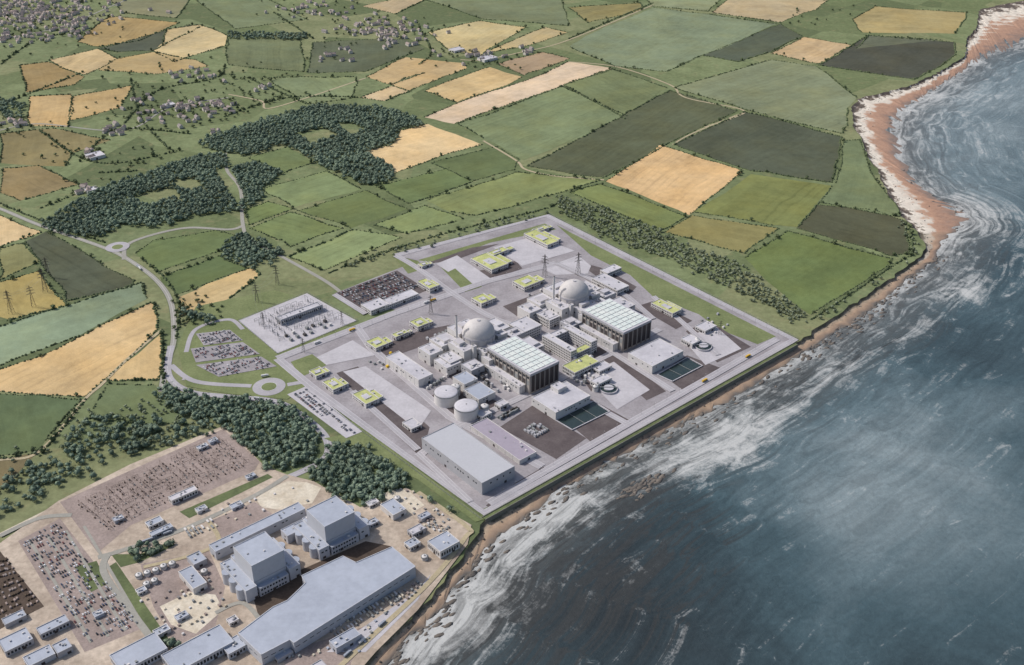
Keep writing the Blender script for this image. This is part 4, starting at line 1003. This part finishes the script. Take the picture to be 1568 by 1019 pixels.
nc+=park([(518,451),(606,418),(645,442),(565,476)],.6,3.0,15,zc+.3)
nc+=park([(450,605),(468,597),(548,662),(535,670)],.7,3.2,13,zc+.35,ANG+math.pi/2)
nc+=park([(34,832),(90,800),(212,958),(135,990)],.5,3.2,14,zc+.3)
def lorry(k,c):
    m=solid('lorry_paint_%d'%k,c,.4,.05); mb=MB(); f=frame((0,0),0)
    mb.box(f,-6,3.6,-1.25,1.25,1.1,3.8,m); mb.box(f,3.9,6,-1.2,1.2,.7,3.0,m); mb.box(f,5.2,6.03,-1.1,1.1,1.8,2.8,GLASS); mb.box(f,-6,5,-.6,.6,.6,1.09,DSTEEL)
    for x in (-4.6,-3.2,2,4.8):
        for s in (-1,1):
            n=10; P1=[(x+.5*math.cos(6.283*i/n),s*1.2,.5+.5*math.sin(6.283*i/n)) for i in range(n)]; mb.face(P1 if s<0 else P1[::-1],DSTEEL)
            for i in range(n):
                a,b2=P1[i],P1[(i+1)%n]; mb.face([a,b2,(b2[0],b2[1]-.35*s,b2[2]),(a[0],a[1]-.35*s,a[2])],DSTEEL)
    return mb.mesh('lorry')
LRM=[lorry(0,(205,205,205)),lorry(1,(210,170,60)),lorry(2,(150,156,166))]
for a,b2,n in (((440,544),(730,437),4),((590,550),(810,705),3),((800,742),(1150,545),2),((340,608),(410,614),1),((405,578),(410,577),1),((180,848),(320,795),3),((520,1015),(640,910),3),((200,400),(255,450),2)):
    for k in range(n):
        t=random.random(); x,y=G(a[0]+(b2[0]-a[0])*t,a[1]+(b2[1]-a[1])*t); x2,y2=G(*b2); x1,y1=G(*a)
        o=link(bpy.data.objects.new('lorry',random.choice(LRM))); o.location=(x,y,1.6); o.rotation_euler[2]=math.atan2(y2-y1,x2-x1)
print('woods',NW,'hedge',len(hp),'cars',nc,'objs',len(scene.objects))
# ---------------------------------------------------------------- light
w=bpy.data.worlds.new('World'); scene.world=w; w.use_nodes=True; nt=w.node_tree
bg=nt.nodes['Background']; sk=nt.nodes.new('ShaderNodeTexSky'); sk.sky_type='NISHITA'; sk.sun_disc=False
EL=math.radians(46); dx,dy=1.0,-0.28; az=math.atan2(-dx,-dy)
sk.sun_elevation=EL; sk.sun_rotation=az%(2*math.pi); sk.air_density=1.0; sk.dust_density=3.0
nt.links.new(sk.outputs[0],bg.inputs[0]); bg.inputs[1].default_value=0.125
sl=bpy.data.lights.new('sun','SUN'); sl.energy=3.3; sl.angle=math.radians(.6); sl.color=(1,.955,.9)
so=link(bpy.data.objects.new('sun',sl)); L=math.hypot(dx,dy)
so.rotation_euler=Vector((dx/L*math.cos(EL),dy/L*math.cos(EL),-math.sin(EL))).to_track_quat('-Z','Y').to_euler()
cam=bpy.data.cameras.new('camera'); co=link(bpy.data.objects.new('camera',cam)); co.location=(0,0,H); co.rotation_euler=(math.pi/2-TH,0,0)
cam.sensor_width=36; cam.lens=36*F/1568; cam.clip_start=1; cam.clip_end=60000; scene.camera=co
scene.view_settings.view_transform='Standard'; scene.view_settings.look='None'; scene.view_settings.exposure=0
